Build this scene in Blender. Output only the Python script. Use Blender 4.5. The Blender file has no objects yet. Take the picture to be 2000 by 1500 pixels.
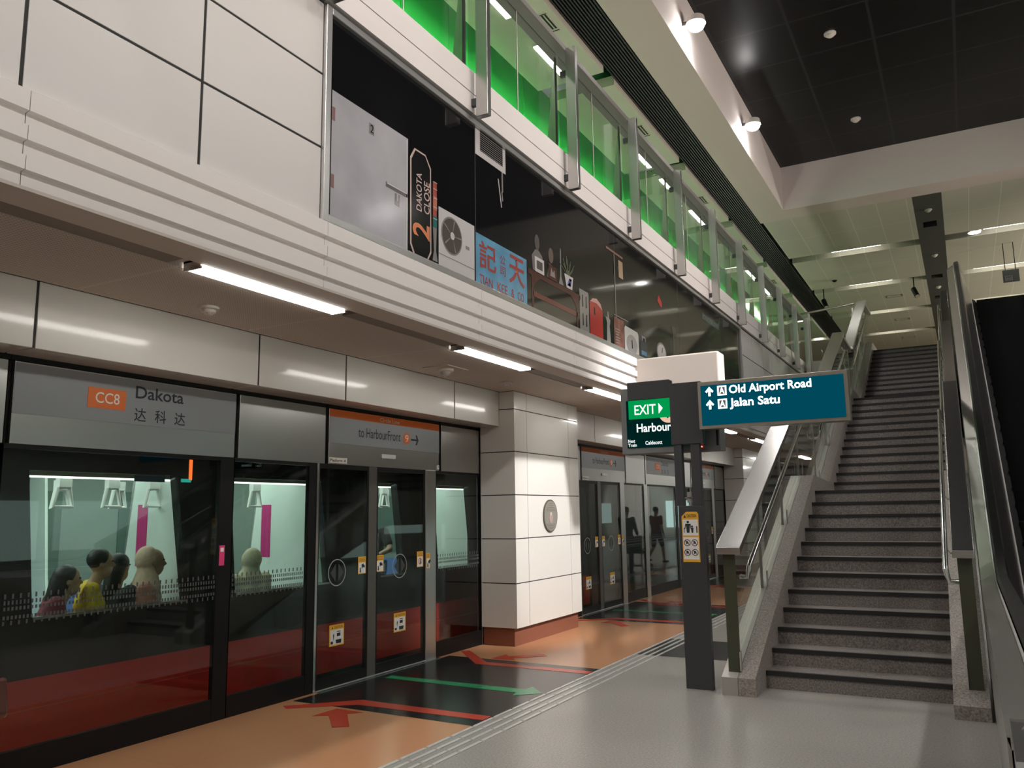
import bpy, bmesh, math, random
from mathutils import Vector, Matrix
random.seed(7)
S = bpy.context.scene
COL = S.collection
R_ = math.radians

# ------------------------------------------------------------------ camera, world, exposure
yaw, pitch, roll, FPX = R_(28.6255), R_(8.8515), R_(-0.8690), 1604.45
fw = Vector((-math.sin(yaw)*math.cos(pitch), math.cos(yaw)*math.cos(pitch), math.sin(pitch)))
r0 = Vector((math.cos(yaw), math.sin(yaw), 0)); u0 = r0.cross(fw)
rt = math.cos(roll)*r0 + math.sin(roll)*u0; up = -math.sin(roll)*r0 + math.cos(roll)*u0
cam = bpy.data.objects.new('camera', bpy.data.cameras.new('camera')); COL.objects.link(cam)
cam.data.sensor_width = 36; cam.data.sensor_fit = 'HORIZONTAL'; cam.data.lens = FPX/2000*36
cam.data.clip_end = 200; cam.data.clip_start = .05
cam.matrix_world = Matrix(((rt.x, up.x, -fw.x, 0), (rt.y, up.y, -fw.y, 0), (rt.z, up.z, -fw.z, 1.6), (0, 0, 0, 1)))
S.camera = cam
W = bpy.data.worlds.new('station_air'); S.world = W; W.use_nodes = True
W.node_tree.nodes['Background'].inputs[0].default_value = (1, .95, .9, 1)
W.node_tree.nodes['Background'].inputs[1].default_value = .03
S.view_settings.view_transform = 'Standard'; S.view_settings.look = 'None'
S.view_settings.exposure = 0.0; S.view_settings.gamma = 1.0; S.view_settings.use_curve_mapping = False
S.cycles.use_denoising = True
S.cycles.max_bounces = 7; S.cycles.diffuse_bounces = 4; S.cycles.glossy_bounces = 4
S.cycles.transmission_bounces = 6; S.cycles.transparent_max_bounces = 12
S.cycles.sample_clamp_indirect = 6; S.cycles.caustics_reflective = False; S.cycles.caustics_refractive = False

LIGHTS = []
def lamp(kind, name, loc, energy, color=(1, .95, .88), target=None, size=.2, size_y=None, spot=80, blend=.5, parent=None):
    l = bpy.data.lights.new(name, kind); l.energy = energy; l.color = color
    if kind == 'AREA':
        l.size = size
        if size_y: l.shape = 'RECTANGLE'; l.size_y = size_y
    else: l.shadow_soft_size = size
    if kind == 'SPOT': l.spot_size = R_(spot); l.spot_blend = blend
    o = bpy.data.objects.new(name, l); COL.objects.link(o); o.location = loc
    if target is not None:
        d = Vector(target)-Vector(loc); o.rotation_euler = d.to_track_quat('-Z', 'Y').to_euler()
    return o
E_FLOOD, E_FAR, E_PILLAR, E_UP = 300, 450, 1900, 195
# floodlights washing the void (their fixtures are built below, in the same places)
FLOODY = (-3.88, -.08, 3.72, 7.53, 11.34, 15.12)
for y in FLOODY:
    lamp('SPOT', 'flood_beam', (-2.93, y+.08, 8.70), E_FLOOD, (1, .96, .92), (-.6, y+1.2, 0), .22, spot=125, blend=.6)
    lamp('SPOT', 'flood_beam', (4.23, y+.08, 8.70), E_FAR, (1, .96, .92), (-2.6, y+.6, 2.6), .2, spot=92, blend=.5)  # far-side row is unseen and added, sited from the light on the pillar

lamp('SPOT', 'pillar_beam', (4.23, 8.6, 8.70), E_PILLAR*4, (1, .98, .95), (-4.86, 10.0, 1.25), .3, spot=17, blend=.6)  # unseen beam added to bring the pillar face up to white
for y in FLOODY: lamp('POINT', 'flood_spill', (-3.02, y+.05, 8.62), 9, (1, .96, .93), None, .06)
UPY = (-4, 1, 6, 11, 16)
for y in UPY: lamp('SPOT', 'fill_uplight_beam', (6.95, y, 4.3), E_UP*5, (1, .84, .76), (-2.4, y, 8.5), .15, spot=75, blend=.7)  # unseen uplights added to brighten the bulkhead soffit
UPC = (23.2, 27, 31, 35)
for y in UPC: lamp('SPOT', 'fill_uplight_beam', (6.95, y, 6.6), E_UP*4.6, (1, .93, .82), (-1.5, y, 8.5), .15, spot=110, blend=.7)  # unseen uplights added to brighten the concourse ceiling

# ------------------------------------------------------------------ helpers
ORG = {}
def org(o): return ORG.get(o.name, Vector((0, 0, 0))) if o else Vector((0, 0, 0))
class MB:
    def __init__(s): s.bm = bmesh.new()
    def poly(s, pts):
        return s.bm.faces.new([s.bm.verts.new(p) for p in pts])
    def box(s, x0, x1, y0, y1, z0, z1):
        v = [s.bm.verts.new(p) for p in ((x0, y0, z0), (x1, y0, z0), (x1, y1, z0), (x0, y1, z0), (x0, y0, z1), (x1, y0, z1), (x1, y1, z1), (x0, y1, z1))]
        for f in ((3, 2, 1, 0), (4, 5, 6, 7), (0, 1, 5, 4), (1, 2, 6, 5), (2, 3, 7, 6), (3, 0, 4, 7)): s.bm.faces.new([v[i] for i in f])
        return s
    def prism(s, ax, pts, a, b):
        def P(p, t): return {'x': (t, p[0], p[1]), 'y': (p[0], t, p[1]), 'z': (p[0], p[1], t)}[ax]
        A = [s.bm.verts.new(P(p, a)) for p in pts]; B = [s.bm.verts.new(P(p, b)) for p in pts]
        n = len(pts)
        s.bm.faces.new(A); s.bm.faces.new(B[::-1])
        for i in range(n): s.bm.faces.new((A[i], B[i], B[(i+1) % n], A[(i+1) % n]))
        return s
    def tube(s, pts, r, n=10, cap=True, r2=None):
        pts = [Vector(p) for p in pts]; rings = []
        prev = None
        for i, p in enumerate(pts):
            d = (pts[min(i+1, len(pts)-1)]-pts[max(i-1, 0)]).normalized()
            a = d.orthogonal().normalized() if prev is None else (prev-d*prev.dot(d)).normalized()
            prev = a; b = d.cross(a)
            rr = r if r2 is None else r+(r2-r)*i/(len(pts)-1)
            rings.append([s.bm.verts.new(p+rr*(math.cos(6.28319*k/n)*a+math.sin(6.28319*k/n)*b)) for k in range(n)])
        for A, B in zip(rings, rings[1:]):
            for k in range(n): s.bm.faces.new((A[k], A[(k+1) % n], B[(k+1) % n], B[k]))
        if cap: s.bm.faces.new(rings[0][::-1]); s.bm.faces.new(rings[-1])
        return s
    def lathe(s, c, prof, n=20, ax='z'):
        c = Vector(c); rings = []
        for r, h in prof:
            row = []
            for k in range(n):
                a = 6.28319*k/n; u, v = r*math.cos(a), r*math.sin(a)
                row.append(s.bm.verts.new(c+Vector({'z': (u, v, h), 'x': (h, u, v), 'y': (u, h, v)}[ax])))
            rings.append(row)
        for A, B in zip(rings, rings[1:]):
            for k in range(n): s.bm.faces.new((A[k], A[(k+1) % n], B[(k+1) % n], B[k]))
        s.bm.faces.new(rings[0][::-1]); s.bm.faces.new(rings[-1])
        return s
    def ball(s, c, rx, ry=None, rz=None, n=14):
        ry = ry or rx; rz = rz or rx
        m = Matrix.Translation(c) @ Matrix.Diagonal((rx, ry, rz, 1))
        bmesh.ops.create_uvsphere(s.bm, u_segments=n, v_segments=max(6, n*2//3), radius=1, matrix=m); return s
    def capsule(s, p, q, a, b, n=12):
        p, q = Vector(p), Vector(q); s.ball(p, a, n=n); s.ball(q, b, n=n)
        if (q-p).length > 1e-4: s.tube([p, q], a, n, True, b)
        return s
    def plate(s, pts, o, right, upv, t):   # flat polygon in a local frame, thickness t towards right x up
        o, right, upv = Vector(o), Vector(right), Vector(upv); nn = right.cross(upv)
        A = [s.bm.verts.new(o+right*x+upv*y) for x, y in pts]; B = [s.bm.verts.new(o+right*x+upv*y+nn*t) for x, y in pts]
        k = len(pts); s.bm.faces.new(A[::-1]); s.bm.faces.new(B)
        for i in range(k): s.bm.faces.new((A[i], A[(i+1) % k], B[(i+1) % k], B[i]))
        return s
    def build(s, name, mat, parent=None, smooth=False, bevel=0, loc=None):
        bmesh.ops.recalc_face_normals(s.bm, faces=s.bm.faces)
        me = bpy.data.meshes.new(name); s.bm.to_mesh(me); s.bm.free()
        return link(name, me, mat, parent, smooth, bevel, loc)
def link(name, me, mat, parent=None, smooth=False, bevel=0, loc=None):
    o = bpy.data.objects.new(name, me); COL.objects.link(o)
    if parent is not None:
        b = org(parent); o.parent = parent
    else:
        b = Vector(loc) if loc else Vector((0, 0, 0)); o.location = b
    if b.length: me.transform(Matrix.Translation(-b))
    ORG[o.name] = b
    if mat: me.materials.append(mat)
    if smooth:
        for p in me.polygons: p.use_smooth = True
        if smooth != 'all':
            me.set_sharp_from_angle(angle=R_(38))
    if bevel:
        m = o.modifiers.new('bevel', 'BEVEL'); m.width = bevel; m.segments = 2; m.limit_method = 'ANGLE'
    return o
def tag(o, label, cat, group=None, kind=None):
    o['label'] = label; o['category'] = cat
    if group: o['group'] = group
    if kind: o['kind'] = kind
    return o
def thing(name, label, cat, loc=(0, 0, 0), group=None):
    o = bpy.data.objects.new(name, None); COL.objects.link(o); o.location = loc; o.empty_display_size = .1
    ORG[o.name] = Vector(loc); return tag(o, label, cat, group)
def struct(o): o['kind'] = 'structure'; return o
def kids(o): return [c for c in bpy.data.objects if c.parent == o]
def dup(root, delta, label=None, skip=()):
    m = {}
    def cp(o, par):
        c = o.copy(); COL.objects.link(c)
        if par: c.parent = par
        for ch in TREE.get(o.name, []):
            if ch.name.split('.')[0] not in skip: cp(ch, c)
        return c
    TREE.clear()
    for o in bpy.data.objects:
        if o.parent: TREE.setdefault(o.parent.name, []).append(o)
    r = cp(root, None); r.location = root.location+Vector(delta); ORG[r.name] = r.location.copy()
    if label: r['label'] = label
    return r
TREE = {}
def text(name, s, x0, x1, y0, y1, o, right, upv, mat, parent, bold=0, t=.002):
    """lettering fitted to the box x0..x1, y0..y1 of a local frame"""
    c = bpy.data.curves.new(name, 'FONT'); c.body = s; c.size = 1; c.offset = bold; c.resolution_u = 3; c.fill_mode = 'FRONT'
    ob = bpy.data.objects.new('tmp', c); COL.objects.link(ob)
    dg = bpy.context.evaluated_depsgraph_get(); dg.update()
    me = bpy.data.meshes.new_from_object(ob.evaluated_get(dg)); bpy.data.objects.remove(ob); bpy.data.curves.remove(c)
    xs = [v.co.x for v in me.vertices]; ys = [v.co.y for v in me.vertices]
    o, right, upv = Vector(o), Vector(right), Vector(upv); nn = right.cross(upv)
    ax, bx, ay, by = min(xs), max(xs), min(ys), max(ys)
    for v in me.vertices:
        u = x0+(v.co.x-ax)/(bx-ax)*(x1-x0); w = y0+(v.co.y-ay)/(by-ay)*(y1-y0)
        v.co = o+right*u+upv*w+nn*t
    me.name = name
    return link(name, me, mat, parent)

# ------------------------------------------------------------------ materials
def mat(name, col, rough=.5, metal=0, spec=.5, noise=None, coat=0, emit=None, estr=0, bump=None):
    """noise = (scale, amount, (sx,sy,sz)): value speckle of the surface itself"""
    m = bpy.data.materials.new(name); m.use_nodes = True; nt = m.node_tree; b = nt.nodes['Principled BSDF']
    b.inputs['Base Color'].default_value = (*col, 1); b.inputs['Roughness'].default_value = rough
    b.inputs['Metallic'].default_value = metal; b.inputs['Specular IOR Level'].default_value = spec
    b.inputs['Coat Weight'].default_value = coat; b.inputs['Coat Roughness'].default_value = .08
    if emit: b.inputs['Emission Color'].default_value = (*emit, 1); b.inputs['Emission Strength'].default_value = estr
    if noise or bump:
        tc = nt.nodes.new('ShaderNodeTexCoord'); mp = nt.nodes.new('ShaderNodeMapping')
        nt.links.new(tc.outputs['Object'], mp.inputs[0])
        nz = nt.nodes.new('ShaderNodeTexNoise'); nt.links.new(mp.outputs[0], nz.inputs[0])
        sc, am, st = noise or bump
        nz.inputs['Scale'].default_value = sc; nz.inputs['Detail'].default_value = 3; mp.inputs['Scale'].default_value = st
        if noise:
            rp = nt.nodes.new('ShaderNodeMapRange'); nt.links.new(nz.outputs[0], rp.inputs[0])
            rp.inputs[1].default_value = .3; rp.inputs[2].default_value = .7; rp.inputs[3].default_value = 1-am; rp.inputs[4].default_value = 1+am
            mx = nt.nodes.new('ShaderNodeMix'); mx.data_type = 'RGBA'; mx.blend_type = 'MULTIPLY'; mx.inputs[0].default_value = 1
            mx.inputs[6].default_value = (*col, 1); nt.links.new(rp.outputs[0], mx.inputs[7]); nt.links.new(mx.outputs[2], b.inputs['Base Color'])
            if metal:
                rr = nt.nodes.new('ShaderNodeMapRange'); nt.links.new(nz.outputs[0], rr.inputs[0])
                rr.inputs[3].default_value = rough*.93; rr.inputs[4].default_value = rough*1.07; nt.links.new(rr.outputs[0], b.inputs['Roughness'])
        if bump:
            bp = nt.nodes.new('ShaderNodeBump'); bp.inputs['Strength'].default_value = am; bp.inputs['Distance'].default_value = .01
            nt.links.new(nz.outputs[0], bp.inputs['Height']); nt.links.new(bp.outputs[0], b.inputs['Normal'])
    return m
def grid_mat(name, col, line, sx, sy, w, rough=.5, off=(0, 0), spec=.5, coat=0, axes='xy'):
    """tiles with thin joints every sx, sy metres"""
    m = mat(name, col, rough, spec=spec, coat=coat); nt = m.node_tree; b = nt.nodes['Principled BSDF']
    g = nt.nodes.new('ShaderNodeNewGeometry'); sp = nt.nodes.new('ShaderNodeSeparateXYZ'); nt.links.new(g.outputs['Position'], sp.inputs[0])
    outs = []
    for a, s, o in ((axes[0].upper(), sx, off[0]), (axes[1].upper(), sy, off[1])):
        ad = nt.nodes.new('ShaderNodeMath'); ad.operation = 'ADD'; ad.inputs[1].default_value = -o+100*s; nt.links.new(sp.outputs[a], ad.inputs[0])
        md = nt.nodes.new('ShaderNodeMath'); md.operation = 'MODULO'; md.inputs[1].default_value = s; nt.links.new(ad.outputs[0], md.inputs[0])
        lt = nt.nodes.new('ShaderNodeMath'); lt.operation = 'LESS_THAN'; lt.inputs[1].default_value = w; nt.links.new(md.outputs[0], lt.inputs[0]); outs.append(lt)
    mxm = nt.nodes.new('ShaderNodeMath'); mxm.operation = 'MAXIMUM'; nt.links.new(outs[0].outputs[0], mxm.inputs[0]); nt.links.new(outs[1].outputs[0], mxm.inputs[1])
    mx = nt.nodes.new('ShaderNodeMix'); mx.data_type = 'RGBA'; mx.inputs[6].default_value = (*col, 1); mx.inputs[7].default_value = (*line, 1)
    nt.links.new(mxm.outputs[0], mx.inputs[0]); nt.links.new(mx.outputs[2], b.inputs['Base Color'])
    return m
def glow(name, col, s):
    m = bpy.data.materials.new(name); m.use_nodes = True; nt = m.node_tree; nt.nodes.remove(nt.nodes['Principled BSDF'])
    e = nt.nodes.new('ShaderNodeEmission'); e.inputs[0].default_value = (*col, 1); e.inputs[1].default_value = s
    nt.links.new(e.outputs[0], nt.nodes['Material Output'].inputs[0]); return m
def glass(name, tint, ior=1.5, rough=.01):
    m = bpy.data.materials.new(name); m.use_nodes = True; nt = m.node_tree; nt.nodes.remove(nt.nodes['Principled BSDF'])
    t = nt.nodes.new('ShaderNodeBsdfTransparent'); t.inputs[0].default_value = (*tint, 1)
    g = nt.nodes.new('ShaderNodeBsdfGlossy'); g.inputs['Roughness'].default_value = rough
    F0 = ((ior-1)/(ior+1))**2
    lw = nt.nodes.new('ShaderNodeLayerWeight'); lw.inputs[0].default_value = .5
    pw = nt.nodes.new('ShaderNodeMath'); pw.operation = 'POWER'; pw.inputs[1].default_value = 5; nt.links.new(lw.outputs['Facing'], pw.inputs[0])
    f = nt.nodes.new('ShaderNodeMath'); f.operation = 'MULTIPLY_ADD'; f.inputs[1].default_value = 1-F0; f.inputs[2].default_value = F0; nt.links.new(pw.outputs[0], f.inputs[0])
    mx = nt.nodes.new('ShaderNodeMixShader'); nt.links.new(f.outputs[0], mx.inputs[0]); nt.links.new(t.outputs[0], mx.inputs[1]); nt.links.new(g.outputs[0], mx.inputs[2])
    nt.links.new(mx.outputs[0], nt.nodes['Material Output'].inputs[0]); return m
WHITE = mat('white_enamel', (.74, .71, .67), .28, coat=.5)
SLAT = mat('cream_slat', (.83, .775, .75), .5)
TILE = mat('wall_tile', (.70, .67, .65), .42)
CREAM = mat('cream_paint', (.62, .55, .50), .6)
LOWC = grid_mat('perforated_ceiling', (.56, .49, .435), (.64, .57, .51), 1.6, 1.485, .03, .6, off=(-5.05, 4.72-1.485*3))
def perforate(m, pitch, r, dark):     # round holes punched through the sheet
    nt = m.node_tree; b = nt.nodes['Principled BSDF']; src = b.inputs['Base Color'].links[0].from_socket
    g = nt.nodes.new('ShaderNodeNewGeometry'); last = g.outputs['Position']
    for op, val in (('SCALE', 1/pitch), ('FRACTION', None), ('SUBTRACT', (.5, .5, 0)), ('MULTIPLY', (1, 1, 0)), ('LENGTH', None)):
        v = nt.nodes.new('ShaderNodeVectorMath'); v.operation = op; nt.links.new(last, v.inputs[0])
        if op == 'SCALE': v.inputs['Scale'].default_value = val
        elif val: v.inputs[1].default_value = val
        last = v.outputs['Value'] if op == 'LENGTH' else v.outputs[0]
    lt = nt.nodes.new('ShaderNodeMath'); lt.operation = 'LESS_THAN'; lt.inputs[1].default_value = r; nt.links.new(last, lt.inputs[0])
    mx = nt.nodes.new('ShaderNodeMix'); mx.data_type = 'RGBA'; mx.inputs[7].default_value = (*dark, 1)
    nt.links.new(lt.outputs[0], mx.inputs[0]); nt.links.new(src, mx.inputs[6]); nt.links.new(mx.outputs[2], b.inputs['Base Color'])
perforate(LOWC, .022, .2, (.22, .185, .155))
DARKSLOT = mat('dark_grille', (.25, .215, .185), .6, noise=(60, .15, (1, 40, 1)))
JOINT = mat('black_joint', (.012, .011, .01), .6)
STEEL = mat('brushed_steel', (.50, .49, .475), .30, 1)
STEELY = mat('brushed_steel_long', (.52, .51, .51), .24, 1)
CHROME = mat('polished_steel', (.70, .69, .68), .2, 1)
OLIVE = mat('glass_edge', (.055, .058, .035), .25, 0)
BLACK = mat('black_frame', (.006, .006, .006), .45, spec=.25)
DKGREY = mat('charcoal_paint', (.040, .041, .044), .45)
GREYPNL = mat('grey_screen_panel', (.255, .27, .285), .4)
ORANGE = mat('line_orange', (.70, .16, .03), .5)
INK = mat('black_ink', (.012, .016, .022), .5)
WHITEINK = mat('white_ink', (.80, .76, .70), .5)
PSDG = glass('screen_glass', (.80, .83, .81), 1.5)
CLEAR = glass('clear_glass', (.88, .92, .89), 1.32)
DULL = mat('dull_steel', (.20, .185, .17), .5, .4)
GRANITE = mat('grey_terrazzo', (.31, .295, .27), .28, noise=(70, .30, (1, 1, 1)))
STONE = mat('stair_granite', (.185, .163, .151), .45, noise=(75, .5, (1, 1, 1)))
STONEL = mat('stringer_granite', (.275, .243, .222), .45, noise=(75, .45, (1, 1, 1)))
NOSE = mat('black_nosing', (.012, .012, .013), .55)
ORNG = grid_mat('orange_terrazzo', (.53, .262, .135), (.44, .21, .105), 1.2, 3.0, .004, .22, off=(-3.43, .9))
BLKFL = grid_mat('black_terrazzo', (.014, .014, .014), (.03, .03, .03), .66, 1.3, .004, .22, off=(-4.09, 6.05))
REDFL = mat('red_floor_inlay', (.50, .055, .03), .25)
GRNFL = mat('green_floor_inlay', (.02, .27, .11), .25)
PLINTH = mat('red_brown_plinth', (.24, .085, .052), .35)
TACT = mat('tactile_steel', (.66, .65, .63), .3, .35)
BCEIL = grid_mat('black_ceiling_tile', (.008, .008, .008), (.021, .021, .022), 1.2, 1.2, .045, .3, off=(-1.93, 15.45), spec=.15)
TRAYM = grid_mat('tray_panel', (.50, .465, .375), (.62, .585, .49), .62, 1.7, .02, .5, off=(-3.73, 21.3))
SOFF = mat('bulkhead_paint', (.60, .50, .455), .6)
SOFFW = mat('coffer_paint', (.72, .655, .62), .55)
DKCEIL = mat('dark_ceiling_panel', (.045, .046, .042), .5)
LOUV = mat('black_louvre', (.016, .016, .018), .45)
GREEN = mat('green_wall_glass', (.035, .46, .075), .25)
LAMPW = glow('lamp_diffuser', (1, .97, .90), 18)
TUBEW = glow('tube_glow', (1, .97, .88), 12)
SPOTW = glow('flood_lens', (1, .97, .95), 60)
DOWNW = glow('downlight_lens', (1, .96, .88), 25)
RUBBER = mat('black_rubber', (.010, .010, .011), .3)
# ------------------------------------------------------------------ the setting, platform level
XP = -5.376                                   # plane of the platform screen doors
XF = -3.672                                   # plane of the fascia above the platform edge
def S1(name, mb, m, **k): return struct(mb.build(name, m, **k))
S1('floor', MB().box(-3.43, 7.4, -7, 46, -.3, 0), GRANITE)
S1('floor', MB().box(-5.46, -3.43, -7, 46, -.3, 0), ORNG)
f = MB()
for k in range(4):
    y = 6*k
    f.prism('z', [(-5.30, y+.10-.46), (-4.86, y-.36), (-3.43, y-.41), (-3.43, y+2.08), (-4.88, y+2.13), (-5.30, y+2.13)], .0006, .0016)
f.box(-3.43, -1.9, 9.06, 10.30, .0006, .0016); f.box(-3.43, -1.9, 21.06, 22.30, .0006, .0016)
S1('floor', f, BLKFL)
S1('floor', MB().box(-9.6, -5.46, -12, 46, -1.5, -1.3), JOINT)            # track bed
S1('wall_left', MB().box(-9.8, -9.6, -12, 46, -1.5, 3.4).box(-5.60, -5.46, -12, 46, -1.3, -.02), DKGREY)
S1('ceiling', MB().box(-9.8, -5.06, -12, 46, 3.10, 5.2), JOINT)
# perforated soffit over the platform edge, with the lamp slot left open between x -4.08 and -3.89
S1('ceiling', MB().box(-5.06, -4.068, -7, 23.9, 3.10, 3.16), LOWC)
S1('ceiling', MB().box(-3.90, XF+.002, -7, 23.72, 3.095, 3.112).box(-4.068, -3.90, -7, 23.72, 3.135, 3.2), CREAM)
S1('ceiling', MB().box(-5.06, 7.4, 23.9, 46, 3.10, 3.3), LOWC)
# overhead enamel panels above the screen doors, one structure with open joints
p = MB()
js = [-7.05, -5.1, -3.99, -2.1, -.99, .9, 2.0, 3.01, 4.90, 6.004, 7.906, 8.94]
for a, b in zip(js, js[1:]): p.box(-5.40, -5.07, a+.009, b-.009, 2.665, 3.10)
js = [10.85, 12.0, 13.91, 15.0, 16.9, 18.0, 19.9, 20.93]
for a, b in zip(js, js[1:]): p.box(-5.40, -5.07, a+.009, b-.009, 2.665, 3.10)
S1('trim_1', p, WHITE, bevel=.004)
S1('trim_1', MB().box(-5.39, -5.076, -7, 20.9, 2.675, 3.09), JOINT)
# fascia: four proud bands with a soffit and a set-back strip below each
q = MB()
XR_ = XF+.030
prof = [(XF-.25, 3.575), (XF+.005, 3.575), (XR_, 3.566), (XR_, 3.468), (XF, 3.462), (XF, 3.404), (XR_, 3.396), (XR_, 3.326), (XF, 3.320), (XF, 3.258), (XR_, 3.250), (XR_, 3.182), (XF, 3.176), (XF, 3.113), (XF-.25, 3.113)]
seams = [-7, -1.9, 1.0, 2.06, 4.10, 6.13, 8.17, 10.11]
for a, b in zip(seams, seams[1:]): q.prism('y', prof, a+.002, b-.002)
seams = [10.41, 12.2, 14.2, 16.25, 18.3, 20.3, 23.70]
for a, b in zip(seams, seams[1:]): q.prism('y', prof, a+.002, b-.002)
S1('trim_2', q, SLAT)
S1('trim_2', MB().box(XF-.25, XF-.004, -7, 23.70, 3.11, 3.57), JOINT)
# enamel wall tiles left and right of the mural
q = MB(); XT_ = XF-.01
ys = [-7.13+1.018*k for k in range(12)]
for a, b in zip(ys, ys[1:]):
    for c, d in ((3.585, 4.092), (4.104, 4.632), (4.644, 5.172)): q.box(XT_-.03, XT_, a+.010, b-.010, c+.002, d-.002)
ys = [16.27, 17.28, 18.30, 19.32, 20.34, 21.36, 22.38, 23.68]
for a, b in zip(ys, ys[1:]):
    for c, d in ((3.585, 4.092), (4.104, 4.632), (4.644, 5.172)): q.box(XT_-.03, XT_, a+.010, b-.010, c+.002, d-.002)
S1('wall_left', q, TILE, bevel=.003)
S1('wall_left', MB().box(XF-.25, XT_-.005, -7, 4.06, 3.575, 5.19).box(XF-.25, -3.705, 4.06, 16.26, 3.575, 5.19).box(XF-.25, XT_-.005, 16.26, 23.68, 3.575, 5.19).box(XF-.25, XF+.012, -7, 23.68, 5.21, 5.6), JOINT)
q = MB()                                                    # two-course sill band under the gallery glass
ys = [-7, -2.0, 2.04, 4.06, 6.03, 8.0, 9.98, 11.96, 13.94, 15.92, 17.90, 19.88, 21.80, 23.70]
for a, b in zip(ys, ys[1:]):
    q.box(XF-.25, XF+.03, a+.004, b-.004, 5.20, 5.382); q.box(XF-.25, XF+.030, a+.004, b-.004, 5.392, 5.61)
S1('trim_3', q, SLAT)
S1('trim_4', MB().box(XF-.02, -2.575, 10.11, 10.41, 3.16, 3.56), CREAM, bevel=.02)     # stub beam across the fascia
q = MB()                                                    # end face of the concourse slab, beyond the gallery
q.box(XF-.25, -2.06, 23.70, 23.9, 3.10, 3.95).box(XF-.25, -2.06, 23.70, 23.9, 3.96, 4.78).box(XF-.25, -2.06, 23.70, 23.9, 4.79, 5.60)
S1('wall_back', q, SLAT)
# the other side of the island platform and the hall's ends
S1('wall_right', MB().box(7.2, 7.4, -7, 46, 0, 3.1).box(7.2, 7.4, -7, 46, 3.1, 9.6), mat('far_wall_panel', (.42, .40, .37), .5))
q = MB()
for k in range(8): q.box(7.14, 7.2, -3+6*k, -1+6*k, .2, 2.0); q.box(7.14, 7.2, -.6+6*k, 2.4+6*k, .9, 2.0)
S1('window_1', q, glow('far_train_windows', (.75, 1, .92), 1.1))
S1('wall_back', MB().box(-9.8, 7.4, -7.2, -7, -1.3, 9.6), CREAM)
S1('wall_front', MB().box(-9.8, 7.4, 46, 46.2, -1.3, 5.3), mat('end_wall', (.45, .50, .45), .5))
q = MB()
for a, b in ((5.35, 6.2), (6.22, 7.18)):
    for c, d in ((.1, 1.5), (1.52, 3.1)): q.box(a, b, 45.9, 46, c, d)
S1('wall_front', q, WHITE)
S1('window_2', MB().box(4.02, 4.42, 45.95, 46, .6, 2.1).box(3.5, 3.9, 45.95, 46, .6, 2.1).box(3.0, 3.38, 45.95, 46, .6, 2.1), glow('far_lit_panes', (.72, 1, .95), 2.2))
lamp('SPOT', 'end_wall_beam', (5.2, 41.5, 3.0), 700, (1, .98, .94), (6.2, 46, 1.4), .1, spot=70, blend=.5)  # unseen beam added to brighten the end wall mirrored in the doors
t = thing('spotlight', 'added spotlight in the low ceiling far beyond the stairs, out of view', 'spotlight', (5.2, 41.4, 3.1)); MB().tube([(5.2, 41.35, 3.1), (5.2, 41.42, 3.03)], .08, 14).build('lamp_head', BLACK, t)
# room under the upper flights, clad in pale panels
q = MB()
for a, b in ((17.0, 18.26), (18.27, 19.53), (19.54, 20.8)):
    q.box(-2.0, -1.97, a, b, .12, 1.2); q.box(-2.0, -1.97, a, b, 1.21, 2.2); q.box(-2.0, -1.97, a, b, 2.21, 3.0)
q.box(-1.97, 0, 17.0, 20.8, 0, 3.02)
S1('wall_front', q, TILE)

# ------------------------------------------------------------------ platform screen doors
NX, NY, NZ = (1, 0, 0), (0, 1, 0), (0, 0, 1)
def header(t, a, b, kind, name='header_panel'):
    MB().box(XP-.12, XP-.02, a-.008, b+.008, 2.085, 2.685).box(XP-.02, XP, a-.008, b+.008, 2.63, 2.685).build('head_rail', BLACK, t)
    h = MB().box(XP-.019, XP+.012, a+.012, b-.012, 2.085, 2.625).build(name, STEEL, t, bevel=.003)
    if kind == 'name':
        MB().box(XP+.012, XP+.016, a+.014, b-.014, 2.283, 2.615).build('sign_strip', GREYPNL, h)
    if kind == 'door':
        s = MB().box(XP+.012, XP+.016, a+.014, b-.014, 2.29, 2.547).build('sign_strip', GREYPNL, h)
        o = MB().box(XP+.012, XP+.016, a+.014, b-.014, 2.549, 2.622).build('line_stripe', ORANGE, h)
        P0 = (XP+.016, 0, 0)
        text('lettering', 'Circle Line', a+.80, a+1.14, 2.562, 2.603, P0, NY, NZ, WHITEINK, h)
        text('lettering', 'to HarbourFront', a+.45, a+1.16, 2.375, 2.475, P0, NY, NZ, INK, h, bold=.003)
        d = MB().lathe((XP+.016, a+1.275, 2.415), [(.062, 0), (.062, .002)], 24, 'x').build('line_disc', ORANGE, h)
        text('lettering', '9', a+1.245, a+1.305, 2.375, 2.455, (XP+.018, 0, 0), NY, NZ, WHITEINK, h)
        arrow(MB(), a+1.36, a+1.50, 2.41, .055, P0).build('arrow_mark', INK, h)
        pl = MB().box(XP+.012, XP+.02, a+.016, a+.275, 2.097, 2.15).build('platform_plate', WHITEINK, h)
        text('lettering', 'Platform A', a+.025, a+.26, 2.108, 2.138, (XP+.02, 0, 0), NY, NZ, INK, h, bold=.004)
        MB().box(XP+.012, XP+.03, a+.82, a+1.06, 2.178, 2.222).build('indicator_box', mat('indicator_white', (.62, .63, .64), .4), h)
        MB().box(XP+.012, XP+.018, a+1.87, a+1.915, 2.10, 2.15).build('number_plate', WHITEINK, h)
        text('lettering', '7', a+1.885, a+1.90, 2.112, 2.14, (XP+.018, 0, 0), NY, NZ, INK, h)
    return h
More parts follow.
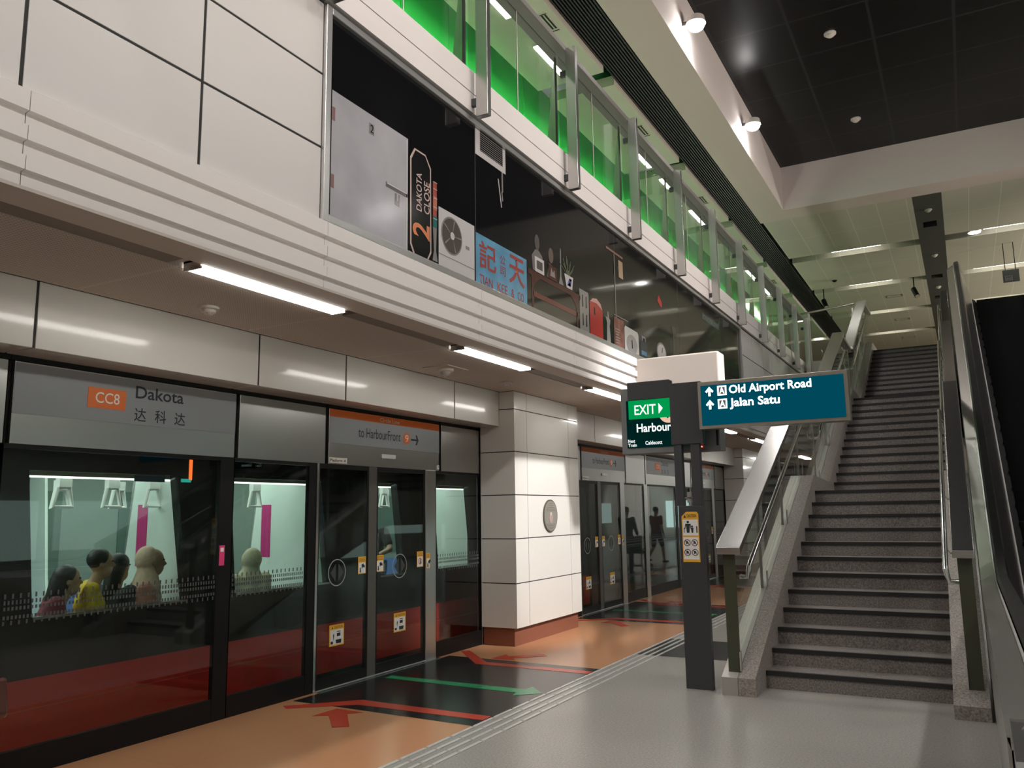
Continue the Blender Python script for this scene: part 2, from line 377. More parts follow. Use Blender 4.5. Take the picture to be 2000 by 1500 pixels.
def arrow(mb, a, b, z, hw, P0, t=.002):
    w = .009
    mb.plate([(a, z-w), (b-.02, z-w), (b-.02, z+w), (a, z+w)], P0, NY, NZ, t)
    mb.plate([(b-.055, z+hw), (b-.03, z+hw), (b, z), (b-.03, z-hw), (b-.055, z-hw), (b-.026, z)], P0, NY, NZ, t)
    return mb
def framed(t, a, b, z0, z1, name='glass_pane', kick=.17, edge=.03):
    """black-framed pane with its glass as a sub-part"""
    g = MB().box(XP-.006, XP+.006, a+edge, b-edge, z0+kick, z1-.03).build(name, PSDG, t)
    fr = MB().box(XP-.03, XP+.012, a, a+edge, z0, z1).box(XP-.03, XP+.012, b-edge, b, z0, z1)
    fr.box(XP-.03, XP+.012, a+edge, b-edge, z0, z0+kick).box(XP-.03, XP+.012, a+edge, b-edge, z1-.03, z1)
    fr.build('pane_frame', BLACK, t)
    return g
DOTS = mat('etched_dots', (.05, .054, .054), .6)
def dots(t, a, b):
    x = XP+.0065
    for rows in (((1.103, .050, .012, .030), (1.066, .0255, .011, .026), (1.030, .0255, .014, .022)), ((.975, .0255, .014, .022), (.940, .050, .012, .026))):
        m = MB()
        for z, st, w, h in rows:
            y = a
            while y < b-.02: m.poly([(x, y, z), (x, y+w, z), (x, y+w, z+h), (x, y, z+h)]); y += st
        m.build('dot_band', DOTS, t)
def pink(t, y, z):
    s = MB().box(XP+.012, XP+.015, y-.027, y+.027, z-.08, z+.08).build('pink_sticker', mat('pink_notice', (.72, .05, .20), .5), t)
    MB().box(XP+.015, XP+.017, y-.016, y+.016, z+.03, z+.062).build('notice_mark', WHITEINK, s); return s
YEL = mat('sticker_yellow', (.80, .42, .04), .5); STW = mat('sticker_white', (.80, .79, .77), .5); RDI = mat('sticker_red', (.62, .06, .06), .5)
def ring(mb, y, z, r, w, P0, t=.001, n=20):
    pts = [(y+r*math.cos(6.28319*k/n), z+r*math.sin(6.28319*k/n)) for k in range(n)]; ptn = [(y+(r-w)*math.cos(6.28319*k/n), z+(r-w)*math.sin(6.28319*k/n)) for k in range(n)]
    for k in range(n): mb.plate([pts[k], pts[(k+1) % n], ptn[(k+1) % n], ptn[k]], P0, *FR, t)
    return mb
FR = (NY, NZ)
def sticker_gap(t, y, z):      # caution notice with the train-gap pictogram, .21 x .19
    s = MB().box(XP+.006, XP+.008, y, y+.21, z, z+.195).build('caution_sticker', YEL, t)
    P = (XP+.008, y, z)
    MB().plate([(.012, .012), (.198, .012), (.198, .148), (.012, .148)], P, NY, NZ, .001).build('sticker_field', STW, s)
    m = MB().plate([(.018, .02), (.05, .02), (.05, .045), (.018, .045)], (XP+.009, y, z), NY, NZ, .001)
    m.plate([(.058, .05), (.068, .10), (.062, .115), (.052, .10)], (XP+.009, y, z), NY, NZ, .001)
    m.plate([(.095, .02), (.165, .02), (.172, .055), (.09, .055)], (XP+.009, y, z), NY, NZ, .001)
    m.plate([(.105, .085), (.155, .085), (.155, .115), (.105, .115)], (XP+.009, y, z), NY, NZ, .001)
    m.plate([(.10, .125), (.16, .125), (.15, .133), (.11, .133)], (XP+.009, y, z), NY, NZ, .001)
    m.plate([(.03, .16), (.05, .16), (.04, .18)], (XP+.009, y, z), NY, NZ, .001)
    m.build('pictogram', INK, s)
    text('lettering', 'CAUTION', .065, .185, .160, .180, (XP+.0085, y, z), NY, NZ, INK, s, t=.001)
    return s
def sticker_hand(t, y, z, w=.118, x=XP+.006, round_=False):   # tall notice, hands at the doors
    s = MB().box(x, x+.002, y, y+w, z, z+.168).build('caution_sticker', YEL, t)
    P = (x+.002, y, z)
    MB().plate([(.007, .008), (w-.007, .008), (w-.007, .11), (.007, .11)], P, NY, NZ, .001).build('sticker_field', STW, s)
    P2 = (x+.003, y, z)
    m = MB()
    if round_:
        ring(m, w/2, .062, .036, .007, P2); m.build('ban_ring', RDI, s); m = MB()
        m.plate([(w/2-.01, .035), (w/2+.012, .035), (w/2+.006, .09), (w/2-.004, .09)], P2, NY, NZ, .001).build('pictogram', INK, s)
    else:
        m.plate([(.02, .015), (.042, .015), (.036, .06), (.024, .062)], P2, NY, NZ, .001)
        m.plate([(.055, .05), (.085, .075), (.08, .10), (.05, .09)], P2, NY, NZ, .001)
        m.plate([(w-.04, .06), (w-.018, .06), (w-.02, .085), (w-.036, .085)], P2, NY, NZ, .001)
        m.build('pictogram', INK, s)
    m = MB()
    for k in range(3): m.plate([(.014, .122+.014*k), (w-.014, .122+.014*k), (w-.014, .128+.014*k), (.014, .128+.014*k)], P, NY, NZ, .001)
    m.build('text_lines', mat('sticker_text', (.35, .16, .02), .6), s)
    return s
def door_unit(y, label):
    t = thing('screen_door', label, 'screen door', (XP, y+.95, 0), 'sliding screen doors along the platform edge')
    header(t, y, y+1.93, 'door')
    MB().box(XP-.05, XP+.02, y-.13, y+1.85, 0, .012).box(XP+.02, XP+.075, y-.13, y+1.86, -.01, .006).build('threshold', CHROME, t)
    for a, b, side in ((y-.12, y+.635, 0), (y+.765, y+1.635, 1)):
        lf = MB().box(XP-.03, XP+.008, a, a+.025, .012, 2.085).box(XP-.03, XP+.008, b-.025, b, .012, 2.085).box(XP-.03, XP+.008, a+.025, b-.025, .012, .10).box(XP-.03, XP+.008, a+.025, b-.025, 2.04, 2.085).build('door_leaf', BLACK, t)
        MB().box(XP-.006, XP+.006, a+.025, b-.025, .10, 2.04).build('glass_pane', PSDG, lf)
        MB().box(XP-.03, XP+.012, (b if side == 0 else a-.065), (b+.065 if side == 0 else a), .012, 2.085).build('edge_seal', mat('leaf_edge', (.085, .08, .072), .35), lf)
        c = y+.17 if side == 0 else y+1.175; x = XP+.0065
        P = (x, c, 1.05); m = ring(MB(), 0, 0, .128, .009, P)
        m.build('open_mark_ring', mat('etched_grey', (.30, .31, .31), .5), lf)
        m = MB().plate([(-.095, 0), (-.02, .085), (-.02, -.085)], P, NY, NZ, .001).plate([(.095, 0), (.02, -.085), (.02, .085)], P, NY, NZ, .001)
        m.build('open_mark', DOTS, lf)
        sticker_gap(lf, y+.075 if side == 0 else y+1.075, .372)
        sticker_hand(lf, y+.485 if side == 0 else y+.775, 1.012)
        if side: sticker_hand(lf, y+1.49, 1.015, round_=True)
    ps = MB().box(XP-.05, XP+.022, y+1.637, y+1.84, 0, 2.085).build('door_post', STEEL, t, bevel=.004)
    sticker_hand(ps, y+1.645, .99, w=.075, x=XP+.022)
    MB().box(XP-.04, XP+.02, y-.15, y-.12, 0, 2.085).build('door_post', CHROME, t)
    return t
def narrow_unit(a, b, label, left_black=True):
    t = thing('screen_panel', label, 'glass panel', (XP, (a+b)/2, 0))
    header(t, a, b, 'plain')
    return t
def wide_unit(a, label):
    t = thing('screen_panel', label, 'glass panel', (XP, a+.95, 0))
    h = header(t, a, a+1.89, 'name')
    framed(t, a-.02, a+1.88, 0, 2.085, edge=.0)
    MB().box(XP-.03, XP+.014, a+1.74, a+1.88, 0, 2.085).build('mullion', BLACK, t)
    dots(t, a+.06, a+1.74)
    P0 = (XP+.016, 0, 0)
    return t, h
XB = 'in the bank left of the tiled pillar'
d1 = door_unit(6.10, 'sliding glass platform door with two caution stickers, left of the big white pillar')
d2 = dup(d1, (0, 6, 0), 'sliding glass platform door seen just right of the big white pillar')
d3 = dup(d1, (0, 12, 0), 'farthest sliding glass platform door, partly behind the dark sign post', skip=())
lab = {4.97: 'narrow fixed glass panel between the Dakota sign panel and the nearest sliding door', 8.06: 'narrow fixed glass panel squeezed between the nearest sliding door and the white pillar',
       14.06: 'narrow fixed glass panel with bare steel header just beyond the second sliding door', 17.05: 'narrow fixed glass panel just before the farthest sliding door', 20.10: 'last narrow glass panel, between the farthest door and the far pillar',
       2.02: 'narrow fixed glass panel at the left edge, before the Dakota sign panel', 11.05: 'narrow fixed glass panel tucked behind the white pillar'}
for a, l in lab.items():
    b = a+1.02 if a != 4.97 else 6.075
    t = narrow_unit(a, b, l)
    if a in (4.97, 2.02, 11.05, 17.05):
        framed(t, a-.02, a+.975, 0, 2.085, edge=.0); MB().box(XP-.03, XP+.014, a+.88, a+.978, 0, 2.085).build('mullion', BLACK, t); dots(t, a, a+.86)
    else:
        framed(t, a-.11, a+.90, 0, 2.085, edge=.012); dots(t, a-.06, a+.86)
        MB().box(XP-.05, XP+.022, a+.90, a+1.09, 0, 2.084).box(XP-.05, XP+.022, a+1.032, a+1.09, 2.084, 2.685).build('end_post', STEEL, t, bevel=.004)
        pink(t, a+1.05, 1.285) if a == 8.06 else None
w1, h1 = wide_unit(3.06, 'wide glass panel under the orange and grey Dakota station name sign')
P0 = (XP+.016, 0, 0)
o = MB().box(XP+.016, XP+.019, 3.588, 3.887, 2.375, 2.520).build('code_patch', ORANGE, h1)
text('lettering', 'CC8', 3.645, 3.835, 2.412, 2.490, (XP+.019, 0, 0), NY, NZ, WHITEINK, h1, bold=.004)
text('lettering', 'Dakota', 3.968, 4.398, 2.478, 2.572, P0, NY, NZ, INK, h1, bold=.013)
for i, ch in enumerate('达科达'): text('lettering', ch, 3.965+.178*i, 4.065+.178*i, 2.308, 2.408, P0, NY, NZ, INK, h1, bold=.006)
pink(w1, 4.845, 1.285)
w2, h2 = wide_unit(15.16, 'wide glass panel with a far station name sign, seen beside the sign post')
o = MB().box(XP+.016, XP+.019, 15.68, 15.98, 2.375, 2.520).build('code_patch', ORANGE, h2)
text('lettering', 'CC8', 15.74, 15.93, 2.412, 2.490, (XP+.019, 0, 0), NY, NZ, WHITEINK, h2)
text('lettering', 'Dakota', 16.07, 16.50, 2.478, 2.572, P0, NY, NZ, INK, h2)
for i, ch in enumerate('达科达'): text('lettering', ch, 16.06+.178*i, 16.16+.178*i, 2.308, 2.408, P0, NY, NZ, INK, h2)
w3, h3 = wide_unit(9.16, 'wide glass panel hidden for the most part behind the white pillar')

# ------------------------------------------------------------------ pillars, plaque
def pillar(y, label):
    t = thing('tiled_pillar', label, 'pillar', (-5.05, y, 0))
    m = MB()
    zs = [.21, .741, 1.275, 1.808, 2.342, 2.872, 3.10]
    for z0, z1 in zip(zs, zs[1:]):
        for a, b in ((y, y+.331), (y+.331, y+1.59), (y+1.59, y+1.91)):
            m.box(-4.90, -4.858, a+(.004 if a > y else 0), b-(.004 if b < y+1.9 else 0), z0+.006, z1-.006)
        m.box(-5.35, -4.90, y, y+.042, z0+.006, z1-.006); m.box(-5.35, -4.90, y+1.868, y+1.91, z0+.006, z1-.006)
    m.build('cladding', WHITE, t)
    MB().box(-5.33, -4.863, y+.006, y+1.9, .216, 3.10).build('core', JOINT, t)
    MB().box(-5.34, -4.91, y+.03, y+1.88, 0, .215).build('plinth', PLINTH, t)
    return t
pillar(8.94, 'big white tiled pillar between the two banks of glass doors')
pillar(20.94, 'far white tiled pillar, half hidden behind the left stair handrail')
t = thing('memorial_plaque', 'oval bronze plaque on the front of the big white pillar', 'plaque', (-4.858, 9.885, 1.543))
n = 36
ov = lambda a, b: [(9.885+a*math.cos(6.28319*k/n), 1.543+b*math.sin(6.28319*k/n)) for k in range(n)]
MB().prism('x', ov(.207, .212), -4.856, -4.842).build('rim', mat('bronze_rim', (.16, .14, .115), .4, .6), t)
MB().prism('x', ov(.192, .197), -4.846, -4.839).build('plate', mat('plaque_plate', (.33, .31, .265), .4, .3), t)
MB().prism('x', [(9.885+.05*math.cos(.4*k), 1.515+.07*math.sin(.4*k)) for k in range(16)], -4.841, -4.836).build('emblem', mat('plaque_emblem', (.40, .30, .27), .5), t)
MB().ball((-4.838, 9.885, 1.565), .006, .022, .024).build('emblem', mat('plaque_head', (.55, .50, .44), .5), t)
m = MB()
for z, w in ((1.70, .05), (1.675, .07), (1.645, .11), (1.625, .13), (1.605, .14), (1.43, .12), (1.41, .11), (1.39, .09), (1.37, .05)): m.box(-4.84, -4.838, 9.885-w, 9.885+w, z, z+.007)
m.build('text_lines', mat('plaque_text', (.17, .15, .13), .5), t)

# ------------------------------------------------------------------ soffit lamps, grilles, detectors
def soffit_lamp(y, L, label):
    t = thing('ceiling_lamp', label, 'lamp', (-3.985, y, 3.10), 'recessed strip lamps over the platform edge')
    MB().box(-4.055, -3.915, y+.01, y+L-.01, 3.085, 3.122).build('diffuser', LAMPW, t)
    for e in (y, y+L-.012): MB().box(-4.06, -3.91, e, e+.012, 3.075, 3.13).build('end_clip', CHROME, t)
    MB().box(-4.06, -3.91, y, y+L, 3.122, 3.135).build('housing', BLACK, t)
    return t
def slot_grille(a, b, label):
    t = tag(MB().box(-4.066, -3.902, a, b, 3.104, 3.135).build('air_grille', DARKSLOT, loc=(-3.985, a, 3.12)), label, 'air grille', 'dark slot grilles between the strip lamps'); return t
LL = {0: 'strip lamp over the platform edge nearest the camera, above the Dakota sign', 1: 'second strip lamp over the platform edge, in front of the white pillar', 2: 'third strip lamp over the platform edge, ending at the EXIT sign housing',
      3: 'strip lamp over the platform edge hidden behind the train display', 4: 'strip lamp seen just below the left end of the direction sign', 5: 'farthest strip lamp, seen beside the stair handrail under the direction sign'}
for k in range(-3, 6):
    l = LL.get(k, 'strip lamp over the platform edge behind the camera')
    soffit_lamp(3.285+2.975*k, 1.33 if k != 2 else 1.25, l)
    slot_grille(2.0+2.975*k-.215, 3.175+2.975*k, {0: 'dark slot grille at the left edge, before the first strip lamp', 1: 'dark slot grille between the first and second strip lamps', 2: 'dark slot grille between the second and third strip lamps'}.get(k, 'dark slot grille farther along the strip lamps' if k > 2 else 'dark slot grille behind the camera'))
def detector(x, y, z, label, col=None, cat='smoke detector', s=1.0):
    t = thing('smoke_detector', label, cat, (x, y, z)); c = col or mat('detector_white', (.60, .55, .50), .5)
    MB().lathe((x, y, z), [(.075*s, 0), (.075*s, -.018*s), (.062*s, -.022*s)], 20).build('base', c, t, smooth=True)
    MB().lathe((x, y, z), [(.05*s, -.022*s), (.05*s, -.04*s), (.03*s, -.055*s), (.008*s, -.058*s)], 20).build('sensor_head', c, t, smooth=True)
    m = MB()
    for k in range(6): a = k*1.047; m.box(x+.03*s*math.cos(a)-.006, x+.03*s*math.cos(a)+.006, y+.03*s*math.sin(a)-.006, y+.03*s*math.sin(a)+.006, z-.052*s, z-.046*s)
    m.build('sensor_slot', BLACK, t)
    return t
detector(-4.70, 4.04, 3.10, 'smoke detector on the low ceiling below the first strip lamp')
detector(-4.61, 8.32, 3.10, 'smoke detector on the low ceiling right above the white pillar')
t = thing('dome_camera', 'round dome on a square plate in the low ceiling, below the second strip lamp', 'dome camera', (-4.69, 7.14, 3.10))
MB().box(-4.85, -4.53, 6.94, 7.34, 3.092, 3.10).build('mounting_plate', LOWC, t)
MB().lathe((-4.69, 7.14, 3.092), [(.085, 0), (.085, -.02), (.07, -.03)], 24).build('ring', CREAM, t, smooth=True)
MB().ball((-4.69, 7.14, 3.07), .06, .06, .05).build('dome', mat('dome_grey', (.40, .37, .35), .15), t, smooth='all')

# ------------------------------------------------------------------ floor inlays and tactile strips
def inlay(name, polys, m, label, cat, y0, grp=None):
    mb = MB()
    for p in polys: mb.prism('z', p, .0018, .0036)
    o = mb.build(name, m, loc=(-4.4, y0, 0)); return tag(o, label, cat, grp)
names = ('in front of the nearest sliding door', 'in front of the second sliding door', 'in front of the farthest sliding door')
for k in range(3):
    d = 6*k; Y = lambda pts: [(x, y+d) for x, y in pts]
    inlay('floor_arrow', [Y([(-5.19, 6.80), (-5.20, 6.915), (-3.68, 6.90), (-3.66, 7.02), (-3.46, 6.81), (-3.66, 6.63), (-3.69, 6.745)])], GRNFL, 'long green floor arrow '+names[k], 'floor arrow', 6.8+d)
    inlay('floor_line', [Y([(-5.24, 5.46), (-5.15, 5.40), (-4.69, 5.77), (-3.45, 5.77), (-3.45, 5.90), (-4.77, 5.93)])], REDFL, 'bent red line on the near side '+names[k], 'floor line', 5.7+d)
    inlay('floor_line', [Y([(-5.34, 8.44), (-5.27, 8.52), (-4.70, 7.945), (-3.45, 7.93), (-3.45, 7.79), (-4.76, 7.81)])], REDFL, 'bent red line on the far side '+names[k], 'floor line', 7.9+d)
    inlay('floor_arrow', [Y([(-4.77, 5.30), (-4.755, 5.58), (-4.47, 5.57), (-4.56, 5.48), (-4.28, 5.17), (-4.38, 5.09), (-4.66, 5.37)])], REDFL, 'short red floor arrow, near side, '+names[k], 'floor arrow', 5.3+d)
    inlay('floor_arrow', [Y([(-4.77, 8.44), (-4.48, 8.15), (-4.545, 8.22), (-4.27, 8.53), (-4.36, 8.62), (-4.64, 8.33), (-4.72, 8.16)])] if 0 else [Y([(-4.77, 8.16), (-4.74, 8.45), (-4.655, 8.36), (-4.36, 8.64), (-4.27, 8.55), (-4.56, 8.27), (-4.47, 8.17)])], REDFL, 'short red floor arrow, far side, '+names[k], 'floor arrow', 8.4+d)
t = thing('tactile_paving', 'four rows of raised steel guide bars between orange and grey floor', 'tactile paving', (-3.29, 8, 0))
XB_ = (-3.418, -3.334, -3.247, -3.160); rest = MB()
def bar(mb, x, y):
    mb.prism('x', [(y, .0), (y+.008, .006), (y+.282, .006), (y+.29, .0)], x-.014, x+.014); return mb
cnt = 0
for k in range(-22, 95):
    for x in XB_:
        y = 4.655+.3095*k
        if k >= -1 and cnt < 100: bar(MB(), x, y).build('guide_bar', TACT, t, bevel=.002); cnt += 1
        else: bar(rest, x, y)
o = rest.build('guide_bar', TACT, t); o['kind'] = 'stuff'

for x in (-4.2, -2.6, .5, 3.5, 6):  # lamps added to light the area mirrored in the far glass doors
    for y in (25.2, 29.5, 34, 38):
        t = thing('ceiling_lamp', 'added strip lamp in the low ceiling far beyond the stairs', 'lamp', (x, y, 3.10), 'added far strip lamps under the concourse')
        MB().box(x-.08, x+.08, y, y+1.6, 3.07, 3.10).build('diffuser', LAMPW, t)
# ------------------------------------------------------------------ the mural behind black glass
XM = -3.69
mur = thing('mural', 'long black glass mural of old neighbourhood things in a steel frame above the fascia', 'mural', (XM, 10.1, 3.575))
MB().box(XM-.012, XM, 4.10, 16.24, 3.60, 5.165).build('backing', mat('mural_black_glass', (.008, .008, .009), .06, spec=.6), mur)
fr = MB()
for b in ((4.062, 4.122, 3.575, 5.17), (16.20, 16.25, 3.575, 5.17), (4.122, 16.20, 3.575, 3.632), (4.122, 16.20, 5.12, 5.17)): fr.box(XM-.012, XM+.036, *b)
fr.build('frame', mat('frame_steel', (.66, .65, .64), .28, .75), mur, bevel=.006)
sm = MB()
for y in (6.115, 9.54, 12.2, 14.74): sm.box(XM, XM+.0012, y-.003, y+.003, 3.64, 5.115)
sm.build('glass_joint', mat('joint_grey', (.10, .10, .10), .4), mur)
def mm(n, c, r=.12): return mat('mural_'+n, c, r)
def mp(name, pts, m, par=None, d=0):
    return MB().prism('x', pts, XM+d, XM+d+.002).build(name, m, par or mur)
def rc(y0, y1, z0, z1): return [(y0, z0), (y1, z0), (y1, z1), (y0, z1)]
MDOOR = mat('mural_door', (.43, .42, .45), .15, noise=(2.2, .12, (1, 1, 1)))
MBLK = mm('black', (.012, .012, .013)); MWHT = mm('white', (.60, .57, .57)); MPK = mm('pale_pink', (.62, .47, .42)); MOR = mm('orange', (.72, .25, .12)); MGR = mm('grey', (.25, .24, .235))
dr = mp('painted_door', rc(4.165, 5.075, 3.645, 4.575), MDOOR, d=.0006)
for y0, y1, z0, z1 in ((4.15, 4.165, 3.64, 4.585), (5.052, 5.066, 3.65, 4.56)): mp('door_edge', rc(y0, y1, z0, z1), MBLK if y0 < 5 else MWHT, dr, .0026)
for z in (4.35, 3.85): mp('hinge', rc(4.17, 4.20, z, z+.10), mm('rust', (.28, .16, .15)), dr, .0026)
mp('bolt', rc(4.79, 5.07, 4.075, 4.115), mm('bolt_dark', (.16, .145, .15)), dr, .0026); mp('bolt', rc(4.80, 5.06, 4.10, 4.112), MWHT, dr, .005)
mp('padlock', rc(4.905, 4.965, 3.97, 4.06), mm('lock_brown', (.20, .16, .15)), dr, .0026); mp('padlock', rc(4.925, 4.945, 4.0, 4.06), MDOOR, dr, .005)
mp('number_board', rc(4.58, 4.64, 4.42, 4.505), MGR, dr, .0026)
text('lettering', '2', 4.592, 4.63, 4.432, 4.495, (XM+.005, 0, 0), NY, NZ, MBLK, dr)
oc = [(5.105, 4.44), (5.165, 4.535), (5.32, 4.535), (5.40, 4.44), (5.405, 3.71), (5.34, 3.612), (5.17, 3.622), (5.11, 3.71)]
cy, cz = 5.257, 4.075
inn = [(cy+(y-cy)*.885, cz+(z-cz)*.966) for y, z in oc]
sg = mp('street_sign', oc, MPK, d=.0006)
mp('sign_field', inn, MBLK, sg, .0026)
PT = (XM+.005, 0, 0)
def upr(s, y0, y1, z0, z1, m, bold=0): text('lettering', s, z0, z1, -y1, -y0, PT, (0, 0, 1), (0, -1, 0), m, sg, bold=bold)
upr('2', 5.135, 5.375, 3.80, 3.925, MOR, .02); upr('DAKOTA', 5.185, 5.262, 4.02, 4.345, MPK, .012); upr('CLOSE', 5.292, 5.375, 4.025, 4.30, MPK, .012)
pole = mp('banded_pole', rc(5.43, 5.485, 3.95, 4.345), mm('band_red', (.42, .10, .08)), d=.0006)
mp('band', rc(5.43, 5.485, 4.10, 4.22), mm('band_salmon', (.55, .18, .12)), pole, .0026)
mp('band', rc(5.43, 5.485, 3.95, 4.045), mm('band_green', (.03, .17, .16)), pole, .0026)
for z in (4.02, 4.12, 4.20, 4.28, 4.34): mp('band', rc(5.43, 5.485, z, z+.006), MWHT, pole, .0046)
mp('pole_foot', [(5.43, 3.95), (5.485, 3.95), (5.475, 3.75), (5.50, 3.66), (5.425, 3.66), (5.445, 3.75)], MGR, pole, .0006)
ac = mp('air_conditioner', rc(5.515, 6.09, 3.635, 4.155), MWHT, d=.0006)
el = lambda y, z, a, b, n=28: [(y+a*math.cos(6.28319*k/n), z+b*math.sin(6.28319*k/n)) for k in range(n)]
mp('fan_ring', el(5.715, 3.95, .165, .168), MGR, ac, .0026); mp('fan', el(5.715, 3.95, .15, .153), mm('fan_dark', (.10, .085, .08)), ac, .0046)
for k in range(5):
    a = k*1.2566; mp('fan_blade', [(5.715, 3.95), (5.715+.145*math.cos(a), 3.95+.145*math.sin(a)), (5.715+.145*math.cos(a+.12), 3.95+.145*math.sin(a+.12))], MGR, ac, .0066)
mp('fan_hub', el(5.715, 3.95, .032, .034), MWHT, ac, .0086); mp('badge', rc(5.94, 6.0, 3.90, 3.93), MGR, ac, .0026); mp('base_line', rc(5.515, 6.09, 3.745, 3.75), MGR, ac, .0026)
bl = mp('shop_sign', rc(6.115, 7.10, 3.615, 4.11), mat('mural_sign_blue', (.13, .33, .50), .12, noise=(5, .14, (1, 1, 1))), d=.0006)
BR = mm('sign_red', (.36, .07, .06)); PB = (XM+.0026, 0, 0)
def bt(s, y0, y1, z0, z1, b=0): text('lettering', s, y0, y1, z0, z1, PB, NY, NZ, BR, bl, bold=b)
bt('記', 6.17, 6.48, 3.80, 4.06, .012); bt('公', 6.55, 6.66, 3.93, 4.02); bt('司', 6.55, 6.66, 3.82, 3.91); bt('天', 6.73, 7.05, 3.79, 4.08, .014)
bt('TIAN', 6.17, 6.41, 3.648, 3.735, .004); bt('KEE', 6.50, 6.69, 3.648, 3.735, .004); bt('&', 6.765, 6.83, 3.648, 3.735, .004); bt('CO', 6.90, 7.03, 3.648, 3.735, .004)
vt = mp('old_grille', rc(6.12, 6.69, 4.865, 5.118), MWHT, d=.0006)
mp('grille_field', rc(6.205, 6.63, 4.925, 5.118), MBLK, vt, .0026)
for k in range(9): mp('grille_slat', rc(6.205, 6.63, 4.93+.021*k, 4.936+.021*k), MGR, vt, .0046)
pp = mp('old_pipe', rc(6.61, 6.635, 4.66, 4.865), MGR, d=.0006); mp('pipe_end', [(6.535, 4.77), (6.55, 4.77), (6.61, 4.50), (6.595, 4.50)], MWHT, pp, .0006); mp('pipe_end', [(6.60, 4.66), (6.62, 4.66), (6.635, 4.58), (6.615, 4.56)], MGR, pp, .0006)
TW = mm('table_wood', (.075, .024, .02)); TW2 = mm('table_red', (.14, .04, .033))
tb = mp('altar_table', rc(7.13, 8.42, 3.985, 4.04), TW, d=.0006)
for y in (7.20, 8.30): mp('table_leg', [(y, 3.985), (y+.06, 3.985), (y+.045, 3.64), (y+.01, 3.64)], TW, tb, .0006)
mp('table_shelf', rc(7.24, 8.33, 3.77, 3.825), TW2, tb, .0006)
mp('apron', [(7.26, 3.985), (7.40, 3.985), (7.30, 3.92), (7.26, 3.88)], TW, tb, .0006); mp('apron', [(8.30, 3.985), (8.16, 3.985), (8.26, 3.92), (8.30, 3.88)], TW, tb, .0006)
STAT = mm('statue_grey', (.10, .09, .085)); 
s1 = mp('statuette', [(7.24, 4.05), (7.50, 4.05), (7.46, 4.24), (7.37, 4.29), (7.30, 4.28), (7.22, 4.20)], mm('statue_pale', (.17, .16, .15)), d=.0006); mp('statuette_head', el(7.345, 4.365, .055, .085), STAT, s1, .0008)
f1 = mp('framed_picture', rc(7.285, 7.495, 4.045, 4.205), MWHT, d=.003); mp('picture', rc(7.325, 7.455, 4.08, 4.17), STAT, f1, .005)
s2 = mp('statuette', [(7.56, 4.05), (7.76, 4.05), (7.72, 4.20), (7.62, 4.22)], STAT, d=.0006); mp('statuette_head', el(7.67, 4.31, .06, .085), mm('statue_brown', (.14, .105, .09)), s2, .0008)
f2 = mp('framed_picture', rc(7.60, 7.80, 4.045, 4.20), TW, d=.003); mp('picture', [(7.64, 4.08), (7.76, 4.08), (7.74, 4.16), (7.70, 4.13), (7.66, 4.18)], MGR, f2, .005)
mp('slim_vase', [(7.86, 4.05), (7.98, 4.05), (7.925, 4.14), (7.925, 4.44), (7.905, 4.47), (7.895, 4.14)], MGR, d=.0006)
pl = mp('plant_pot', [(8.05, 4.05), (8.20, 4.05), (8.23, 4.20), (8.0, 4.20)], MWHT, d=.003); mp('pot_pattern', [(8.07, 4.08), (8.12, 4.17), (8.16, 4.08), (8.19, 4.17), (8.13, 4.12)], mm('pot_blue', (.10, .13, .35)), pl, .005)
LF = mm('leaf_green', (.10, .12, .08))
for k in range(13):
    a = .5+k*.18; l = .16+.09*((k*7) % 5)/5; y, z = 8.11+.02*(k % 3-1), 4.19
    mp('leaf', [(y-.012, z), (y+.012, z), (y+math.cos(a)*l+.006, z+math.sin(a)*l), (y+math.cos(a)*l-.012, z+math.sin(a)*l*.95)], LF, pl, .0006+.0001*k)
st = mp('stone_slab', rc(8.40, 8.66, 3.63, 4.125), MGR, d=.0006)
for y in (8.47, 8.57):
    for z in (3.70, 3.92): mp('slab_marks', [(y, z), (y+.03, z+.01), (y+.025, z+.15), (y+.005, z+.14)], MBLK, st, .0026)
mb_ = mp('letter_box', [(8.69, 3.645), (9.08, 3.645), (9.08, 4.0), (9.02, 4.07), (8.90, 4.11), (8.78, 4.09), (8.69, 4.03)], mm('box_red', (.38, .03, .03)), d=.0006)
mp('box_lid', [(8.70, 4.04), (8.78, 4.09), (8.90, 4.11), (9.02, 4.07), (9.07, 4.0), (8.90, 4.05)], mm('box_pink', (.55, .30, .28)), mb_, .0026); mp('box_slot', rc(8.82, 8.85, 3.90, 3.99), MBLK, mb_, .0026)
fg = mp('wire_figure', [(9.20, 3.64), (9.33, 3.64), (9.30, 3.85), (9.33, 3.93), (9.29, 3.95), (9.27, 4.03), (9.24, 4.03), (9.235, 3.95), (9.17, 3.96), (9.22, 3.88)], MGR, d=.0006)
bp_ = mp('rusty_plate', rc(9.45, 9.79, 3.60, 4.01), mat('mural_rust_plate', (.17, .075, .06), .15, noise=(7, .5, (1, 1, 1))), d=.0006)
for k in range(6): mp('plate_marks', rc(9.50, 9.60+.02*(k % 3), 3.68+.035*k, 3.69+.035*k), MGR, bp_, .0026)
sc = mp('weighing_scale', [(9.84, 3.61), (10.30, 3.61), (10.33, 3.65), (10.33, 3.92), (10.29, 3.955), (9.84, 3.965), (9.81, 3.93), (9.81, 3.65)], mm('scale_pale', (.44, .43, .41)), d=.0006)
mp('dial', el(10.07, 3.75, .20, .13), MGR, sc, .0026); mp('needle', [(10.06, 3.70), (10.085, 3.70), (10.08, 3.82), (10.05, 3.80)], MBLK, sc, .0046)
